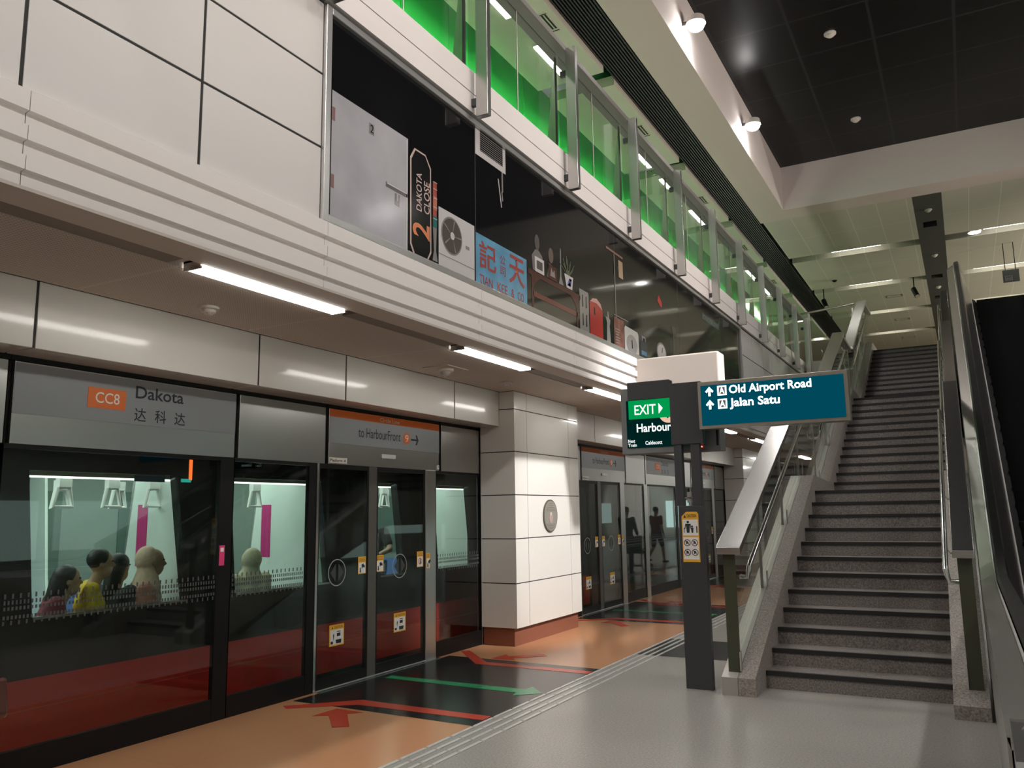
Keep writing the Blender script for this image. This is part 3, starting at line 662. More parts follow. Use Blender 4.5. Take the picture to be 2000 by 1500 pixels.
rd = mp('blue_radio', rc(10.40, 10.67, 3.66, 3.875), mm('radio_dark', (.035, .04, .055)), d=.0006); mp('radio_face', rc(10.43, 10.64, 3.68, 3.74), mm('radio_blue', (.09, .22, .33)), rd, .0026); mp('radio_handle', [(10.46, 3.875), (10.49, 3.875), (10.49, 3.92), (10.58, 3.92), (10.58, 3.875), (10.61, 3.875), (10.61, 3.945), (10.46, 3.945)], MGR, rd, .0026)
ck = mp('alarm_clock', el(11.29, 3.84, .215, .15), MGR, d=.0006); mp('clock_face', el(11.29, 3.84, .18, .125), MWHT, ck, .0026); mp('clock_hand', [(11.28, 3.84), (11.30, 3.84), (11.34, 3.92), (11.32, 3.92)], MBLK, ck, .0046)
mp('round_basket', el(11.9, 3.75, .28, .12), mm('basket_tan', (.30, .22, .19)), d=.0006)
tp = mp('tall_pole', rc(9.515, 9.535, 4.0, 4.84), MGR, d=.0026); mp('pole_bar', rc(9.26, 9.83, 4.845, 4.875), mm('bar_wood', (.24, .14, .11)), tp, .0026); mp('paper_slip', rc(9.67, 9.82, 4.57, 4.80), mm('paper_tan', (.42, .30, .20)), tp, .0026); mp('cross_wire', rc(9.45, 9.95, 4.03, 4.04), MGR, tp, .0026)
mp('red_petal', [(11.27, 4.70), (11.40, 4.60), (11.38, 4.53), (11.30, 4.54), (11.20, 4.60)], mm('petal_red', (.45, .03, .03)), d=.0006)
ss = mp('road_name_plate', rc(13.55, 14.66, 4.80, 4.915), mm('plate_green', (.06, .11, .10)), d=.0006)
text('lettering', 'DAKOTA CRES', 13.65, 14.56, 4.825, 4.89, PB, NY, NZ, MGR, ss)
lp = mp('desk_lamp', [(11.80, 3.65), (12.0, 3.65), (11.92, 3.70), (11.93, 4.22), (12.05, 4.30), (11.95, 4.36), (11.80, 4.33), (11.88, 4.20)], mm('lamp_grey', (.05, .05, .05)), d=.0006)

# ------------------------------------------------------------------ gallery glass above the mural
gal = thing('glass_balustrade', 'long glass balustrade with steel fins along the gallery above the mural', 'balustrade', (XF, 12, 5.61))
my = [6.0+1.98*k for k in range(-6, 9)]+[23.62]
for y in my:
    fn = MB().box(-3.585, -3.463, y-.032, y+.032, 5.13, 6.83).build('steel_fin', STEEL, gal, bevel=.004)
    for z in (5.25, 6.5): MB().box(-3.66, -3.585, y-.02, y+.02, z, z+.07).build('fin_bracket', DKGREY, fn)
    MB().prism('y', [(-3.71, 6.75), (-3.71, 5.44), (-3.85, 5.44)], y-.06, y+.0).build('inner_bracket', STEEL, gal)
for a, b in zip(my, my[1:]):
    if b-a < 1.2: continue
    c = (a+b)/2
    for p, q2 in ((a+.03, c-.006), (c+.006, b-.03)): MB().box(-3.706, -3.694, p, q2, 5.61, 6.79).build('glass_pane', CLEAR, gal)
    MB().box(-3.70, -3.694, c-.006, c+.006, 5.61, 6.79).build('pane_joint', SLAT, gal)
MB().box(-3.80, -3.575, -6, 23.72, 6.79, 6.86).build('top_rail', DULL, gal, bevel=.006)
gal2 = thing('glass_balustrade', 'short glass railing across the top of the void, between gallery end and stairs', 'balustrade', (-2.9, 23.72, 5.61))
MB().tube([(-3.66, 23.75, 6.98), (-2.24, 23.75, 7.10)], .03).build('top_rail', CHROME, gal2, smooth=True)
for x in (-3.45, -2.30): MB().box(x-.02, x+.02, 23.72, 23.76, 5.5, 6.98).build('steel_post', STEEL, gal2)
MB().box(-3.42, -2.33, 23.735, 23.745, 5.62, 6.9).build('glass_pane', CLEAR, gal2)

# ------------------------------------------------------------------ upper level: slab, gallery wall, ceilings
S1('floor', MB().box(-9.8, XF-.25, -7, 46, 5.2, 5.44).box(XF-.25, -2.06, 23.9, 46, 3.3, 5.44).box(-2.06, 7.4, 22.30, 46, 5.2, 5.44), GRANITE)
q = MB(); ys = [-7+1.16*k for k in range(35)]
for a, b in zip(ys, ys[1:]): q.box(-6.06, -6.0, a+.006, b-.006, 5.44, 9.3)
S1('wall_left', q, GREEN)
S1('wall_left', MB().box(-6.12, -6.06, -7, 33.6, 5.44, 9.5), mat('wall_gap', (.55, .7, .5), .5))
S1('wall_back', MB().box(-9.8, 7.4, 40, 40.2, 5.44, 9.6), mat('far_concourse_wall', (.42, .30, .17), .6))
S1('wall_left', MB().box(-9.0, -8.9, 33.6, 40, 5.44, 9.6), TILE)
S1('ceiling', MB().box(-9.8, -3.15, -7, 46, 9.0, 9.1).box(-3.15, 7.4, 19.0, 46, 9.0, 9.1), JOINT)
q = MB()                                               # gallery ceiling trays
starts = [-4.15, -.28, 3.60, 7.47, 11.52, 15.35, 19.2, 23.06, 26.94, 30.8, 34.7]
ends = [-.65, 3.23, 7.1, 11.09, 14.93, 18.76, 22.57, 26.38, 30.3, 34.2, 39.9]
for a, b in zip(starts, ends): q.box(-5.49 if b < 29 else -8.9, -4.355, a, b, 8.30, 8.46)
S1('ceiling', q, mat('gallery_tray', (.52, .49, .40), .55))
q = MB()                                               # black louvre strip
for k in range(12): x = -4.345+.0455*k; q.box(x, x+.022, -7, 40, 8.40, 8.47)
q.box(-4.35, -3.80, -7, 40, 8.47, 8.55)
S1('ceiling', q, LOUV)
S1('ceiling', MB().box(-3.80, -3.15, -7, 19.64, 8.40, 8.6).box(-3.15, 7.4, 19.0, 19.64, 8.40, 8.6).box(4.45, 7.4, -7, 19.0, 8.40, 8.6), SOFF)
S1('ceiling', MB().box(-3.25, -3.148, -7, 19.1, 8.402, 9.46).box(4.448, 4.55, -7, 19.1, 8.402, 9.46).box(-3.15, 4.45, 18.998, 19.1, 8.402, 9.46).box(-3.15, 4.45, -7, -6.9, 8.4, 9.46), SOFFW)
S1('ceiling', MB().box(-3.25, 4.55, -7, 19.1, 9.44, 9.55), BCEIL)
tr = MB(); trays = ((19.64, 22.95), (23.46, 26.82), (27.32, 30.9), (31.4, 34.9), (35.4, 39.9))
for a, b in trays: tr.box(-3.74, -.50, a, b, 8.40, 8.62); tr.box(.09, 7.2, a, b, 8.40, 8.62)
S1('ceiling', tr, TRAYM)
bm_ = MB()
holes = (21.84, 27.11, 29.93)
ycur = 19.64
for h in holes: bm_.box(-.50, .09, ycur, h-.22, 8.40, 8.55); bm_.box(-.50, -.36, h-.22, h+.22, 8.40, 8.55); bm_.box(-.06, .09, h-.22, h+.22, 8.40, 8.55); ycur = h+.22
bm_.box(-.50, .09, ycur, 40, 8.40, 8.55)
S1('ceiling', bm_, DKCEIL)
for (a, b), (c, d), nm in zip(trays, trays[1:], ('nearest', 'second', 'third', 'farthest')):
    for x0, x1, sd in ((-2.64, -1.42, 'left'), (.95 if nm == 'nearest' else .75, 2.3, 'right')):
        t = thing('tube_lamp', 'tube lamp in the %s ceiling slot, %s of the dark beam' % (nm, sd), 'lamp', ((x0+x1)/2, b+.10, 8.44), 'tube lamps in the concourse ceiling slots')
        MB().box(x0, x1, b+.05, b+.17, 8.50, 8.56).build('housing', DKGREY, t); MB().tube([(x0, b+.12, 8.46), (x1, b+.12, 8.46)], .032, 10).build('tube', TUBEW, t)
for y0, y1 in ((8.0, 9.06), (9.86, 10.75), (14.09, 14.79), (15.45, 16.02), (17.5, 18.58), (22.98, 24.26), (25.2, 26.1), (-2, -.9), (1, 2.1), (4.6, 5.7)):
    n = {8.0: 'tube lamp on the gallery ceiling at the top edge of the photo', 9.86: 'long tube lamp on the gallery ceiling between the first two tall fins', 14.09: 'tube lamp on the gallery ceiling just right of the third fin', 15.45: 'tube lamp on the gallery ceiling left of the fourth fin', 17.5: 'tube lamp on the gallery ceiling between the fourth and fifth fins', 22.98: 'far tube lamp on the gallery ceiling near the end of the glass', 25.2: 'farthest tube lamp on the gallery ceiling'}.get(y0, 'gallery tube lamp above the frame')
    t = thing('tube_lamp', n, 'lamp', (-4.9, y0, 8.30), 'tube lamps on the gallery ceiling'); MB().box(-4.955, -4.855, y0, y1, 8.265, 8.30).build('housing', WHITE, t); MB().box(-4.945, -4.865, y0+.01, y1-.01, 8.245, 8.268).build('tube', TUBEW, t)
for i, y in enumerate((9.5, 13.3, 17.15, 21.0, 24.75, 5.65)):
    t = thing('air_vent', ['slotted air vent in the gallery ceiling, nearest the top edge', 'slotted air vent in the gallery ceiling above the second fin', 'slotted air vent in the gallery ceiling above the fourth fin', 'small far air vent in the gallery ceiling', 'farthest tiny air vent in the gallery ceiling', 'air vent in the gallery ceiling above the frame'][i], 'air vent', (-4.52, y, 8.30), 'air vents along the gallery ceiling')
    MB().box(-4.60, -4.44, y-.25, y+.25, 8.292, 8.30).build('frame', TRAYM, t); m = MB()
    for k in range(3): m.box(-4.585+.05*k, -4.56+.05*k, y-.21, y+.15, 8.288, 8.293)
    m.box(-4.595, -4.445, y+.19, y+.205, 8.288, 8.293).box(-4.595, -4.445, y-.235, y-.22, 8.288, 8.293); m.build('slot', BLACK, t)
detector(-4.53, 11.3, 8.52, 'round detector in the dark gap of the gallery ceiling')
bw = mat('detector_bright', (.75, .70, .65), .4)
detector(-1.335, 13.74, 9.44, 'white detector on the black ceiling, the upper of two', bw, s=1.3); detector(-1.32, 17.26, 9.44, 'white detector on the black ceiling, the lower of two', bw, s=1.3)
detector(-.21, 20.7, 8.40, 'grey detector on the dark ceiling beam, nearest', s=1.1); detector(-.20, 24.7, 8.40, 'grey detector on the dark ceiling beam, middle', s=1.1); detector(-.21, 28.48, 8.40, 'grey detector on the dark ceiling beam, farthest', s=1.1)
detector(-2.95, 25.95, 8.40, 'small black round detector on the pale concourse ceiling', BLACK)
for i, y in enumerate((28.99, 32.85, 36.6)):
    m = MB(); 
    for b in ((-1.74, -1.26, y-.16, y-.135), (-1.74, -1.26, y+.135, y+.16), (-1.74, -1.715, y-.16, y+.16), (-1.285, -1.26, y-.16, y+.16), (-1.6, -1.4, y-.02, y+.0)): m.box(*b, 8.392, 8.402)
    tag(m.build('ceiling_hatch', mat('hatch_line', (.25, .23, .19), .6), loc=(-1.5, y, 8.4)), ['access hatch in the concourse ceiling, nearest of three over the stair top', 'access hatch in the concourse ceiling, middle of three over the stair top', 'access hatch in the concourse ceiling, farthest of three over the stair top'][i], 'hatch', 'ceiling access hatches')
for x, l in ((-3.43, 'black spotlight hanging on a thin rod, left one near the louvre'), (-.85, 'black spotlight hanging on a thin rod beside the dark ceiling beam')):
    t = thing('hanging_spotlight', l, 'spotlight', (x, 27.05, 8.6)); MB().tube([(x, 27.05, 9.0), (x, 27.05, 8.08)], .018).build('rod', BLACK, t)
    MB().tube([(x-.02, 27.1, 8.10), (x+.07, 26.9, 7.82)], .075, 14).build('lamp_head', BLACK, t, smooth=True); MB().tube([(x+.07, 26.9, 7.82), (x+.073, 26.893, 7.81)], .06, 14).build('lens', mat('dull_lens', (.3, .27, .2), .3), t)
for x, y, l in ((-4.77, 30.7, 'small round downlight beyond the gallery end, upper one'), (-4.71, 34.6, 'round downlight beyond the gallery end, above the stair rail'), (.75, 23.2, 'bright downlight in the ceiling slot right of the dark beam')):
    t = thing('downlight', l, 'downlight', (x, y, 8.42)); MB().lathe((x, y, 8.42), [(.16, .06), (.16, 0), (.14, 0)], 20).build('rim', WHITE, t); MB().lathe((x, y, 8.415), [(.135, .02), (.135, 0)], 20).build('lens', DOWNW, t)
t = thing('hanging_sign', 'small dark hanging sign under the ceiling at the right edge', 'sign', (1.52, 24.5, 7.9))
MB().box(1.33, 1.70, 24.5, 24.56, 7.34, 7.66).build('panel', DKGREY, t); MB().tube([(1.4, 24.53, 8.4), (1.4, 24.53, 7.66)], .01).tube([(1.63, 24.53, 8.4), (1.63, 24.53, 7.66)], .01).build('rod', BLACK, t)
m = MB(); P_ = (1.36, 24.498, 7.40)
for b in ((0, .16, 0, .012), (0, .16, .108, .12), (0, .012, 0, .12), (.148, .16, 0, .12), (.03, .05, .03, .07), (.07, .09, .03, .07), (.11, .13, .03, .07)): m.box(1.38+b[0], 1.38+b[1], 24.494, 24.5, 7.38+b[2], 7.38+b[3])
m.build('pictogram', MGR, t)
# floodlights on the coffer walls
def flood(x, y, s, label):
    t = thing('floodlight', label, 'floodlight', (x, y, 8.8), 'floodlights on the coffer walls')
    MB().box(min(x, x+s*.12), max(x, x+s*.12), y-.05, y+.05, 8.80, 8.86).build('bracket', DKGREY, t)
    MB().lathe((x+s*.20, y, 8.80), [(.05, .14), (.13, .10), (.15, 0), (.14, -.005)], 20).build('housing', WHITE, t, smooth=True)
    MB().ball((x+s*.20, y, 8.775), .125, .125, .085, 18).build('lens', SPOTW, t, smooth='all')
for y in FLOODY:
    flood(-3.15, y, 1, {11.34: 'glaring floodlight at the top edge, on the ceiling coffer', 15.12: 'second glaring floodlight on the ceiling coffer, lower one'}.get(y, 'coffer floodlight above the frame'))
    flood(4.45, y, -1, 'added floodlight on the far side of the coffer, out of view')
flood(4.45, 8.6, -1, 'added floodlight on the far side of the coffer, out of view')
# wall washers on the green glass, low on the wall
WG_ = glow('washer_glow', (.93, 1, .93), 110)
for k in range(16):
    y = -2+2.1*k
    t = thing('wall_washer', 'wall washer strip on the green gallery wall, out of view', 'lamp', (-5.95, y, 7.82), 'green wall washers')
    MB().box(-6.0, -5.90, y-1.04, y+1.04, 7.76, 7.82).build('housing', WHITE, t)
    MB().box(-5.905, -5.897, y-1.04, y+1.04, 7.82, 7.93).build('shield', DKGREY, t)  # unseen lip added to keep the washer light out of the hall
    MB().box(-5.985, -5.915, y-1.03, y+1.03, 7.82, 7.835).build('diffuser', WG_, t)

for y in (-3, 1, 5, 9, 13, 17, 21, 25): lamp('AREA', 'gallery_fill', (-4.75, y, 5.56), 14, (1, .97, .85), (-4.75, y, 9), .2, 3.0)  # unseen area lights added to brighten the gallery ceiling
for i, (ys_, z, x) in enumerate(((UPY, 4.3, 7.2), (UPC, 6.6, 7.2))):  # fittings added for the unseen fill beams on the right wall
    for y in ys_:
        t = thing('fill_uplight', 'added uplighter on the right-hand wall, out of view', 'lamp', (x, y, z), 'added uplighters on the right wall')
        MB().lathe((7.08, y, z-.06), [(.05, -.12), (.14, 0), (.14, .04), (.11, .04)], 16).build('bowl', WHITE, t); MB().box(7.08, 7.2, y-.03, y+.03, z-.12, z-.02).build('bracket', DKGREY, t)

for y in (-3, 1, 5, 9, 13, 17, 21, 25):  # hidden strips added where the gallery fill lights sit
    t = thing('floor_fill_strip', 'added uplight strip on the gallery floor, hidden behind the sill', 'lamp', (-4.75, y, 5.44), 'added gallery floor uplights')
    MB().box(-4.87, -4.63, y-1.5, y+1.5, 5.44, 5.53).build('housing', DKGREY, t); MB().box(-4.85, -4.65, y-1.48, y+1.48, 5.53, 5.54).build('diffuser', glow('fill_strip_glow', (1, .97, .85), 1.5) if y == -3 else bpy.data.materials['fill_strip_glow'], t)
# ------------------------------------------------------------------ staircase: three flights of twelve risers
SL = .477; RZ = .151; TD = .3165
def SY(n): return 7.86+TD*(n-1)+(1.51 if n > 12 else 0)+(1.51 if n > 24 else 0)
X0, X1 = -1.725, -.225
stair = thing('staircase', 'wide speckled granite staircase with black nosings climbing to the concourse', 'stairs', (-1, 7.86, 0))
for n in range(1, 37):
    y, z = SY(n), RZ*n
    y2 = SY(n+1) if n < 36 else 22.32
    s = MB().prism('x', [(y, z-RZ), (y2+.04, z-RZ), (y2+.04, z-.0005), (y, z-.0005)], X0, X1).build('step', STONE, stair)
    MB().box(X0, X1, y-.010, y+.028, z-.036, z+.0015).build('nosing', NOSE, s)
soff = [(8.2, 0.0), (8.3, .0)]
MB().prism('x', [(7.9, 0), (11.4, 1.66), (13.2, 1.66), (16.7, 3.47), (18.5, 3.47), (22.3, 5.28), (22.3, 5.0), (18.6, 3.2), (16.8, 3.2), (13.3, 1.4), (11.5, 1.4), (8.6, 0)], X0, X1).build('soffit', STONE, stair)
def path(off, y0=7.43):     # inclined profile of the three flights, raised by off over the pitch line
    P = []
    for f in range(3):
        ys = SY(12*f+1)-.43; zs = RZ*12*f
        P += [(ys if f else y0, zs+off+(0 if f else (y0-7.43)*SL)), (SY(12*f+12), zs+off+SL*(SY(12*f+12)-ys))]
    return P+[(23.66, P[-1][1]+.02)]
top = path(.15)
def band(off0, off1, x0, x1, y0=7.43):
    a, b = path(off1, y0), path(off0, y0)
    return MB().prism('x', a+b[::-1], x0, x1)
lo = [(7.43, 0), (7.95, 0), (11.5, 1.4), (13.3, 1.4), (16.8, 3.2), (18.6, 3.2), (22.3, 5.0), (23.66, 5.2)]
MB().prism('x', top+lo[::-1], -1.872, X0).build('stringer', STONEL, stair)
MB().prism('x', top+lo[::-1], -2.015, -1.876).build('stringer_cover', CREAM if 0 else mat('cover_steel', (.44, .42, .39), .42, .6), stair)
lo2 = [(7.32, 0)]+lo[1:]
MB().prism('x', path(.155, 7.32)+lo2[::-1], X1, .022).build('stringer', STONEL, stair)
# -------- balustrades
def balustrade(label, xc, cap0, cap1, gl, tube_x, sgn, y0, zcap):
    t = thing('stair_balustrade', label, 'balustrade', (xc, y0, .15))
    P = path(zcap, y0)
    segs = [(P[0], P[1]), (P[1], P[2]), (P[2], P[3]), (P[3], P[4]), (P[4], P[5]), (P[5], P[6])]
    for (a, b), nm in zip(segs, ('cap_rail', 'landing_rail')*3):
        if nm == 'cap_rail': MB().prism('x', [(a[0], a[1]), (b[0], b[1]), (b[0], b[1]-.062), (a[0], a[1]-.062)], cap0, cap1).build(nm, STEELY, t, bevel=.004)
        else: MB().prism('x', [(a[0]+.004, a[1]), (b[0]-.004, b[1]), (b[0]-.004, b[1]-.06), (a[0]+.004, a[1]-.06)], (cap0+cap1)/2-.06, (cap0+cap1)/2+.06).build(nm, STEEL, t)
    L = path(.16, y0); U = path(zcap-.062, y0)
    def at(path_, y):
        for (ya, za), (yb, zb) in zip(path_, path_[1:]):
            if ya <= y <= yb: return za+(zb-za)*(y-ya)/(yb-ya)
        return path_[-1][1]
    brk = [y0+.075]
    for f in range(3):
        a, b = (P[2*f][0] if f else y0+.075), P[2*f+1][0]
        brk += [a+(b-a)*k/3 for k in range(1 if f == 0 else 0, 4)]
    brk.append(23.5)
    for i, (a, b) in enumerate(zip(brk, brk[1:])):
        if b-a < .3: continue
        a1, b1 = a+.02, b-.02
        MB().prism('x', [(a1, at(L, a1)), (b1, at(L, b1)), (b1, at(U, b1)), (a1, at(U, a1))], gl-.007, gl+.007).build('glass_pane', CLEAR, t)
    for y in brk[:-1]:
        w = .052 if y == brk[0] else .013
        p = MB().box(gl-w, gl+w, y-.012, y+.012, at(L, y)-.02, at(U, y)).build('post', OLIVE if y == brk[0] else STEEL, t)
        MB().box(gl+sgn*.053, gl+sgn*.060, y-.03, y+.03, at(L, y), at(L, y)+.16).build('post_shoe', CHROME, p)
    H = path(.885, y0+.45)
    for f in range(3):
        a, b = H[2*f], H[2*f+1]; c = (b[0]+.25, b[1])
        if f: a = (a[0]+.1, a[1]+.0477)
        m = MB().tube([(gl+sgn*.01, a[0]-.02, a[1]-.13), (tube_x-sgn*.02, a[0]-.05, a[1]-.13), (tube_x, a[0]-.05, a[1]-.03), (tube_x, a[0], a[1]), (tube_x, b[0], b[1]), (tube_x, c[0], c[1])], .024, 10)
        h = m.build('handrail', CHROME, t, smooth=True)
        for k in range(4):
            y = a[0]+.3+(b[0]-a[0]-.5)*k/3; z = a[1]+(b[1]-a[1])*(y-a[0])/(b[0]-a[0])
            MB().tube([(tube_x, y, z-.01), (tube_x-sgn*.04, y, z-.06), (gl, y, z-.06)], .009, 6).build('rail_bracket', CHROME, h)
    return t
balustrade('left stair balustrade of glass with a broad steel cap rail, rising behind the sign post', -1.9, -2.012, -1.795, -1.915, -1.815, 1, 7.44, 1.255)
balustrade('right stair balustrade with a broad steel cap rail, between stairs and escalator', -.06, -.142, .012, -.06, -.208, -1, 7.44, 1.245)

# ------------------------------------------------------------------ escalator
esc = thing('escalator', 'black stepped escalator with steel sides at the right edge, beside the stairs', 'escalator', (.9, 8.5, 0))
EY0 = 8.57; TG = .577
def ez(y, off): return off+max(0, min(5.44, TG*(y-EY0)))
def epath(off, ya=3.2, yb=20.5):
    r = [(ya, off)]
    for d in (-.5, -.25, 0, .25, .5): y = EY0+d; r.append((y, off+TG*max(0, (d+.5))**2/2/1.0))
    for d in (-.5, -.25, 0, .25, .5): y = EY0+9.428+d; r.append((y, off+5.44-TG*(.5-d)**2/2))
    return r+[(yb, off+5.44)]
def esweep(sec, name, m, par, ya=3.2, yb=20.5, smooth=False):
    """section points (x, offset) swept along the escalator's path"""
    mb = MB(); P = [epath(o, ya, yb) for _, o in sec]; k = len(sec)
    rows = [[mb.bm.verts.new((sec[j][0], P[j][i][0], P[j][i][1])) for j in range(k)] for i in range(len(P[0]))]
    for A, B in zip(rows, rows[1:]):
        for j in range(k): mb.bm.faces.new((A[j], A[(j+1) % k], B[(j+1) % k], B[j]))
    mb.bm.faces.new(rows[0]); mb.bm.faces.new(rows[-1][::-1])
    return mb.build(name, m, par, smooth=smooth)
ESTEP = mat('escalator_step', (.0035, .0035, .004), .7, spec=.15, noise=(90, .4, (30, 1, 1)))
ALU = mat('bright_trim', (.62, .60, .58), .35, .3)
def sidewall(mir):
    g = (lambda x: x) if not mir else (lambda x: 1.98-x)
    b = MB(); A = epath(.86); low = [(3.2, 0), (8.6, 0), (EY0+9.5, 5.0), (20.5, 5.0)]
    b.prism('x', A+low[::-1], min(g(.045), g(.055)), max(g(.045), g(.055))).build('side_cladding', STEEL, esc)
    esweep([(g(.045), .86), (g(.15), .93), (g(.15), .88), (g(.055), .82)], 'outer_deck', mat('deck_steel', (.60, .57, .56), .24, .9) if not mir else bpy.data.materials['deck_steel'], esc)
    hr = [(g(x), o) for x, o in ((.165, .965), (.18, .99), (.245, .995), (.262, .97), (.255, .94), (.172, .935))]
    esweep(hr, 'handrail', RUBBER, esc, 3.0, 20.9, smooth=True)
    esweep([(g(.152), .94), (g(.162), .945), (g(.162), .90), (g(.152), .90)], 'rail_trim', ALU, esc)
    esweep([(g(.265), .93), (g(.395), .235), (g(.385), .225), (g(.255), .92)], 'inner_panel', mat('inner_steel', (.30, .29, .275), .3, 1) if not mir else bpy.data.materials['inner_steel'], esc)
    esweep([(g(.385), .225), (g(.398), .24), (g(.412), .225), (g(.40), .20)], 'skirt_trim', ALU, esc)
    esweep([(g(.40), .21), (g(.48), .16), (g(.48), -.25), (g(.40), -.25)], 'skirt', ESTEP, esc)
    MB().tube([(g(.21), 3.25, .97), (g(.21), 2.95, .90), (g(.21), 2.84, .70), (g(.21), 2.90, .48), (g(.21), 3.15, .36)], .045, 10).build('handrail_return', RUBBER, esc, smooth=True)
    MB().prism('x', [(3.25, .9), (3.0, .84), (2.92, .7), (2.98, .52), (3.2, .42), (3.25, 0), (3.3, 0), (3.3, .9)], min(g(.06), g(.36)), max(g(.06), g(.36))).build('newel', STEEL, esc)
sidewall(False); sidewall(True)
SR = .2; n = 0
for k in range(27):
    y, z = EY0+.3464*k, .2016*k
    MB().prism('x', [(y, z), (y, z+.2016), (y+.40, z+.2016), (y+.40, z+.06), (y+.06, z)], .485, 1.495).build('step', ESTEP, esc)
MB().box(.485, 1.495, 6.9, 8.6, -.02, .004).box(.485, 1.495, 17.95, 20.4, 5.40, 5.445).build('comb_plate', mat('comb_steel', (.20, .20, .20), .4, 1), esc)
MB().prism('x', [(8.6, 0), (18.0, 5.2), (20.4, 5.2), (20.4, 4.7), (18.2, 4.7), (9.6, 0)], .06, 1.92).build('truss_soffit', DKGREY, esc)

# ------------------------------------------------------------------ sign post with exit sign and direction sign
FR = ((1, 0, 0), (0, 0, 1))
tot = thing('sign_post', 'dark grey sign post carrying the green EXIT box and the teal direction sign', 'sign post', (-2.25, 7.6, 0))
MB().box(-2.374, -2.128, 7.555, 7.625, 0, 1.632).box(-2.392, -2.316, 7.555, 7.625, 1.632, 2.22).box(-2.232, -2.146, 7.555, 7.625, 1.632, 2.22).box(-2.41, -2.105, 7.545, 7.64, 2.205, 2.79).build('post', DKGREY, tot, bevel=.004)
MB().box(-2.335, -2.21, 7.575, 7.61, 1.70, 1.71).box(-2.29, -2.25, 7.575, 7.61, 1.66, 1.76).build('cable_bracket', STEEL, tot)
ex = MB().box(-2.835, -2.41, 7.55, 7.66, 2.66, 2.835).build('exit_housing', DKGREY, tot, bevel=.004)
MB().box(-2.826, -2.402, 7.548, 7.562, 2.473, 2.655).build('exit_panel', glow('exit_green', (.0, .42, .10), .75), ex)
EW = glow('exit_white', (.95, 1, .95), 1.15)
text('lettering', 'EXIT', -2.764, -2.548, 2.512, 2.607, (0, 7.546, 0), NX, NZ, EW, ex, bold=.012)
MB().plate([(-2.52, 2.51), (-2.478, 2.562), (-2.52, 2.614)], (0, 7.546, 0), NX, NZ, .002).build('arrow_mark', EW, ex)
ls = MB().box(-2.108, -.805, 7.46, 7.58, 2.325, 2.765).build('direction_sign', mat('sign_case', (.30, .28, .25), .35, .8), tot, bevel=.004)
MB().box(-2.078, -.838, 7.452, 7.462, 2.358, 2.728).build('sign_face', glow('sign_teal', (.0, .105, .165), .62), ls)
SW = glow('sign_white', (.98, 1, 1), 2.6)
PF = (0, 7.450, 0)
m = MB(); mk = MB()
for z in (2.625, 2.503):
    m.plate([(-2.006, z), (-1.985, z), (-1.985, z+.055), (-2.006, z+.055)], PF, NX, NZ, .002)
    m.plate([(-2.033, z+.045), (-2.022, z+.032), (-1.9955, z+.062), (-1.969, z+.032), (-1.958, z+.045), (-1.9955, z+.088)], PF, NX, NZ, .002)
    mk.plate([(-1.922, z), (-1.838, z), (-1.838, z+.088), (-1.922, z+.088)], PF, NX, NZ, .002)
m.build('arrow_mark', SW, ls); mk.build('letter_tile', SW, ls)
m = MB()
for z in (2.625, 2.503): m.box(-1.909, -1.851, 7.4465, 7.449, z+.012, z+.076)
m.build('letter_field', mat('tile_grey', (.22, .24, .25), .5), ls)
for z in (2.625, 2.503): text('lettering', 'A', -1.903, -1.857, z+.016, z+.072, (0, 7.446, 0), NX, NZ, SW, ls, bold=.01)
text('lettering', 'Old Airport Road', -1.815, -1.10, 2.612, 2.712, PF, NX, NZ, SW, ls, bold=.02)
text('lettering', 'Jalan Satu', -1.815, -1.374, 2.490, 2.592, PF, NX, NZ, SW, ls, bold=.02)
cs = MB().plate([(-2.345, 1.12), (-2.186, 1.12), (-2.186, 1.555), (-2.20, 1.577), (-2.30, 1.577), (-2.345, 1.535)], (0, 7.553, 0), NX, NZ, .002).build('caution_sticker', YEL, tot)
FP = (0, 7.551, 0)
MB().plate([(-2.337, 1.36), (-2.194, 1.36), (-2.194, 1.505), (-2.337, 1.505)], FP, NX, NZ, .001).plate([(-2.337, 1.145), (-2.194, 1.145), (-2.194, 1.345), (-2.337, 1.345)], FP, NX, NZ, .001).build('sticker_field', STW, cs)
text('lettering', 'CAUTION', -2.295, -2.205, 1.525, 1.555, FP, NX, NZ, INK, cs, bold=.01)
F2 = (0, 7.5495, 0); m = MB()
m.plate([(-2.325, 1.522), (-2.302, 1.522), (-2.3135, 1.55)], FP, NX, NZ, .001)
m.plate([(-2.30, 1.385), (-2.275, 1.385), (-2.27, 1.45), (-2.305, 1.45)], F2, NX, NZ, .001).plate([(-2.308, 1.45), (-2.268, 1.45), (-2.262, 1.42), (-2.255, 1.422), (-2.262, 1.468), (-2.31, 1.468), (-2.322, 1.42), (-2.315, 1.418)], F2, NX, NZ, .001)
c8 = lambda x, z, r: [(x+r*math.cos(.5236*k), z+r*math.sin(.5236*k)) for k in range(12)]
m.plate(c8(-2.287, 1.483, .012), F2, NX, NZ, .001).plate(c8(-2.248, 1.443, .009), F2, NX, NZ, .001)
m.plate([(-2.256, 1.385), (-2.24, 1.385), (-2.236, 1.432), (-2.26, 1.432)], F2, NX, NZ, .001).plate([(-2.21, 1.385), (-2.20, 1.385), (-2.20, 1.445), (-2.21, 1.445)], F2, NX, NZ, .001).plate([(-2.328, 1.385), (-2.322, 1.385), (-2.322, 1.43), (-2.328, 1.43)], F2, NX, NZ, .001)
m.build('pictogram', INK, cs)
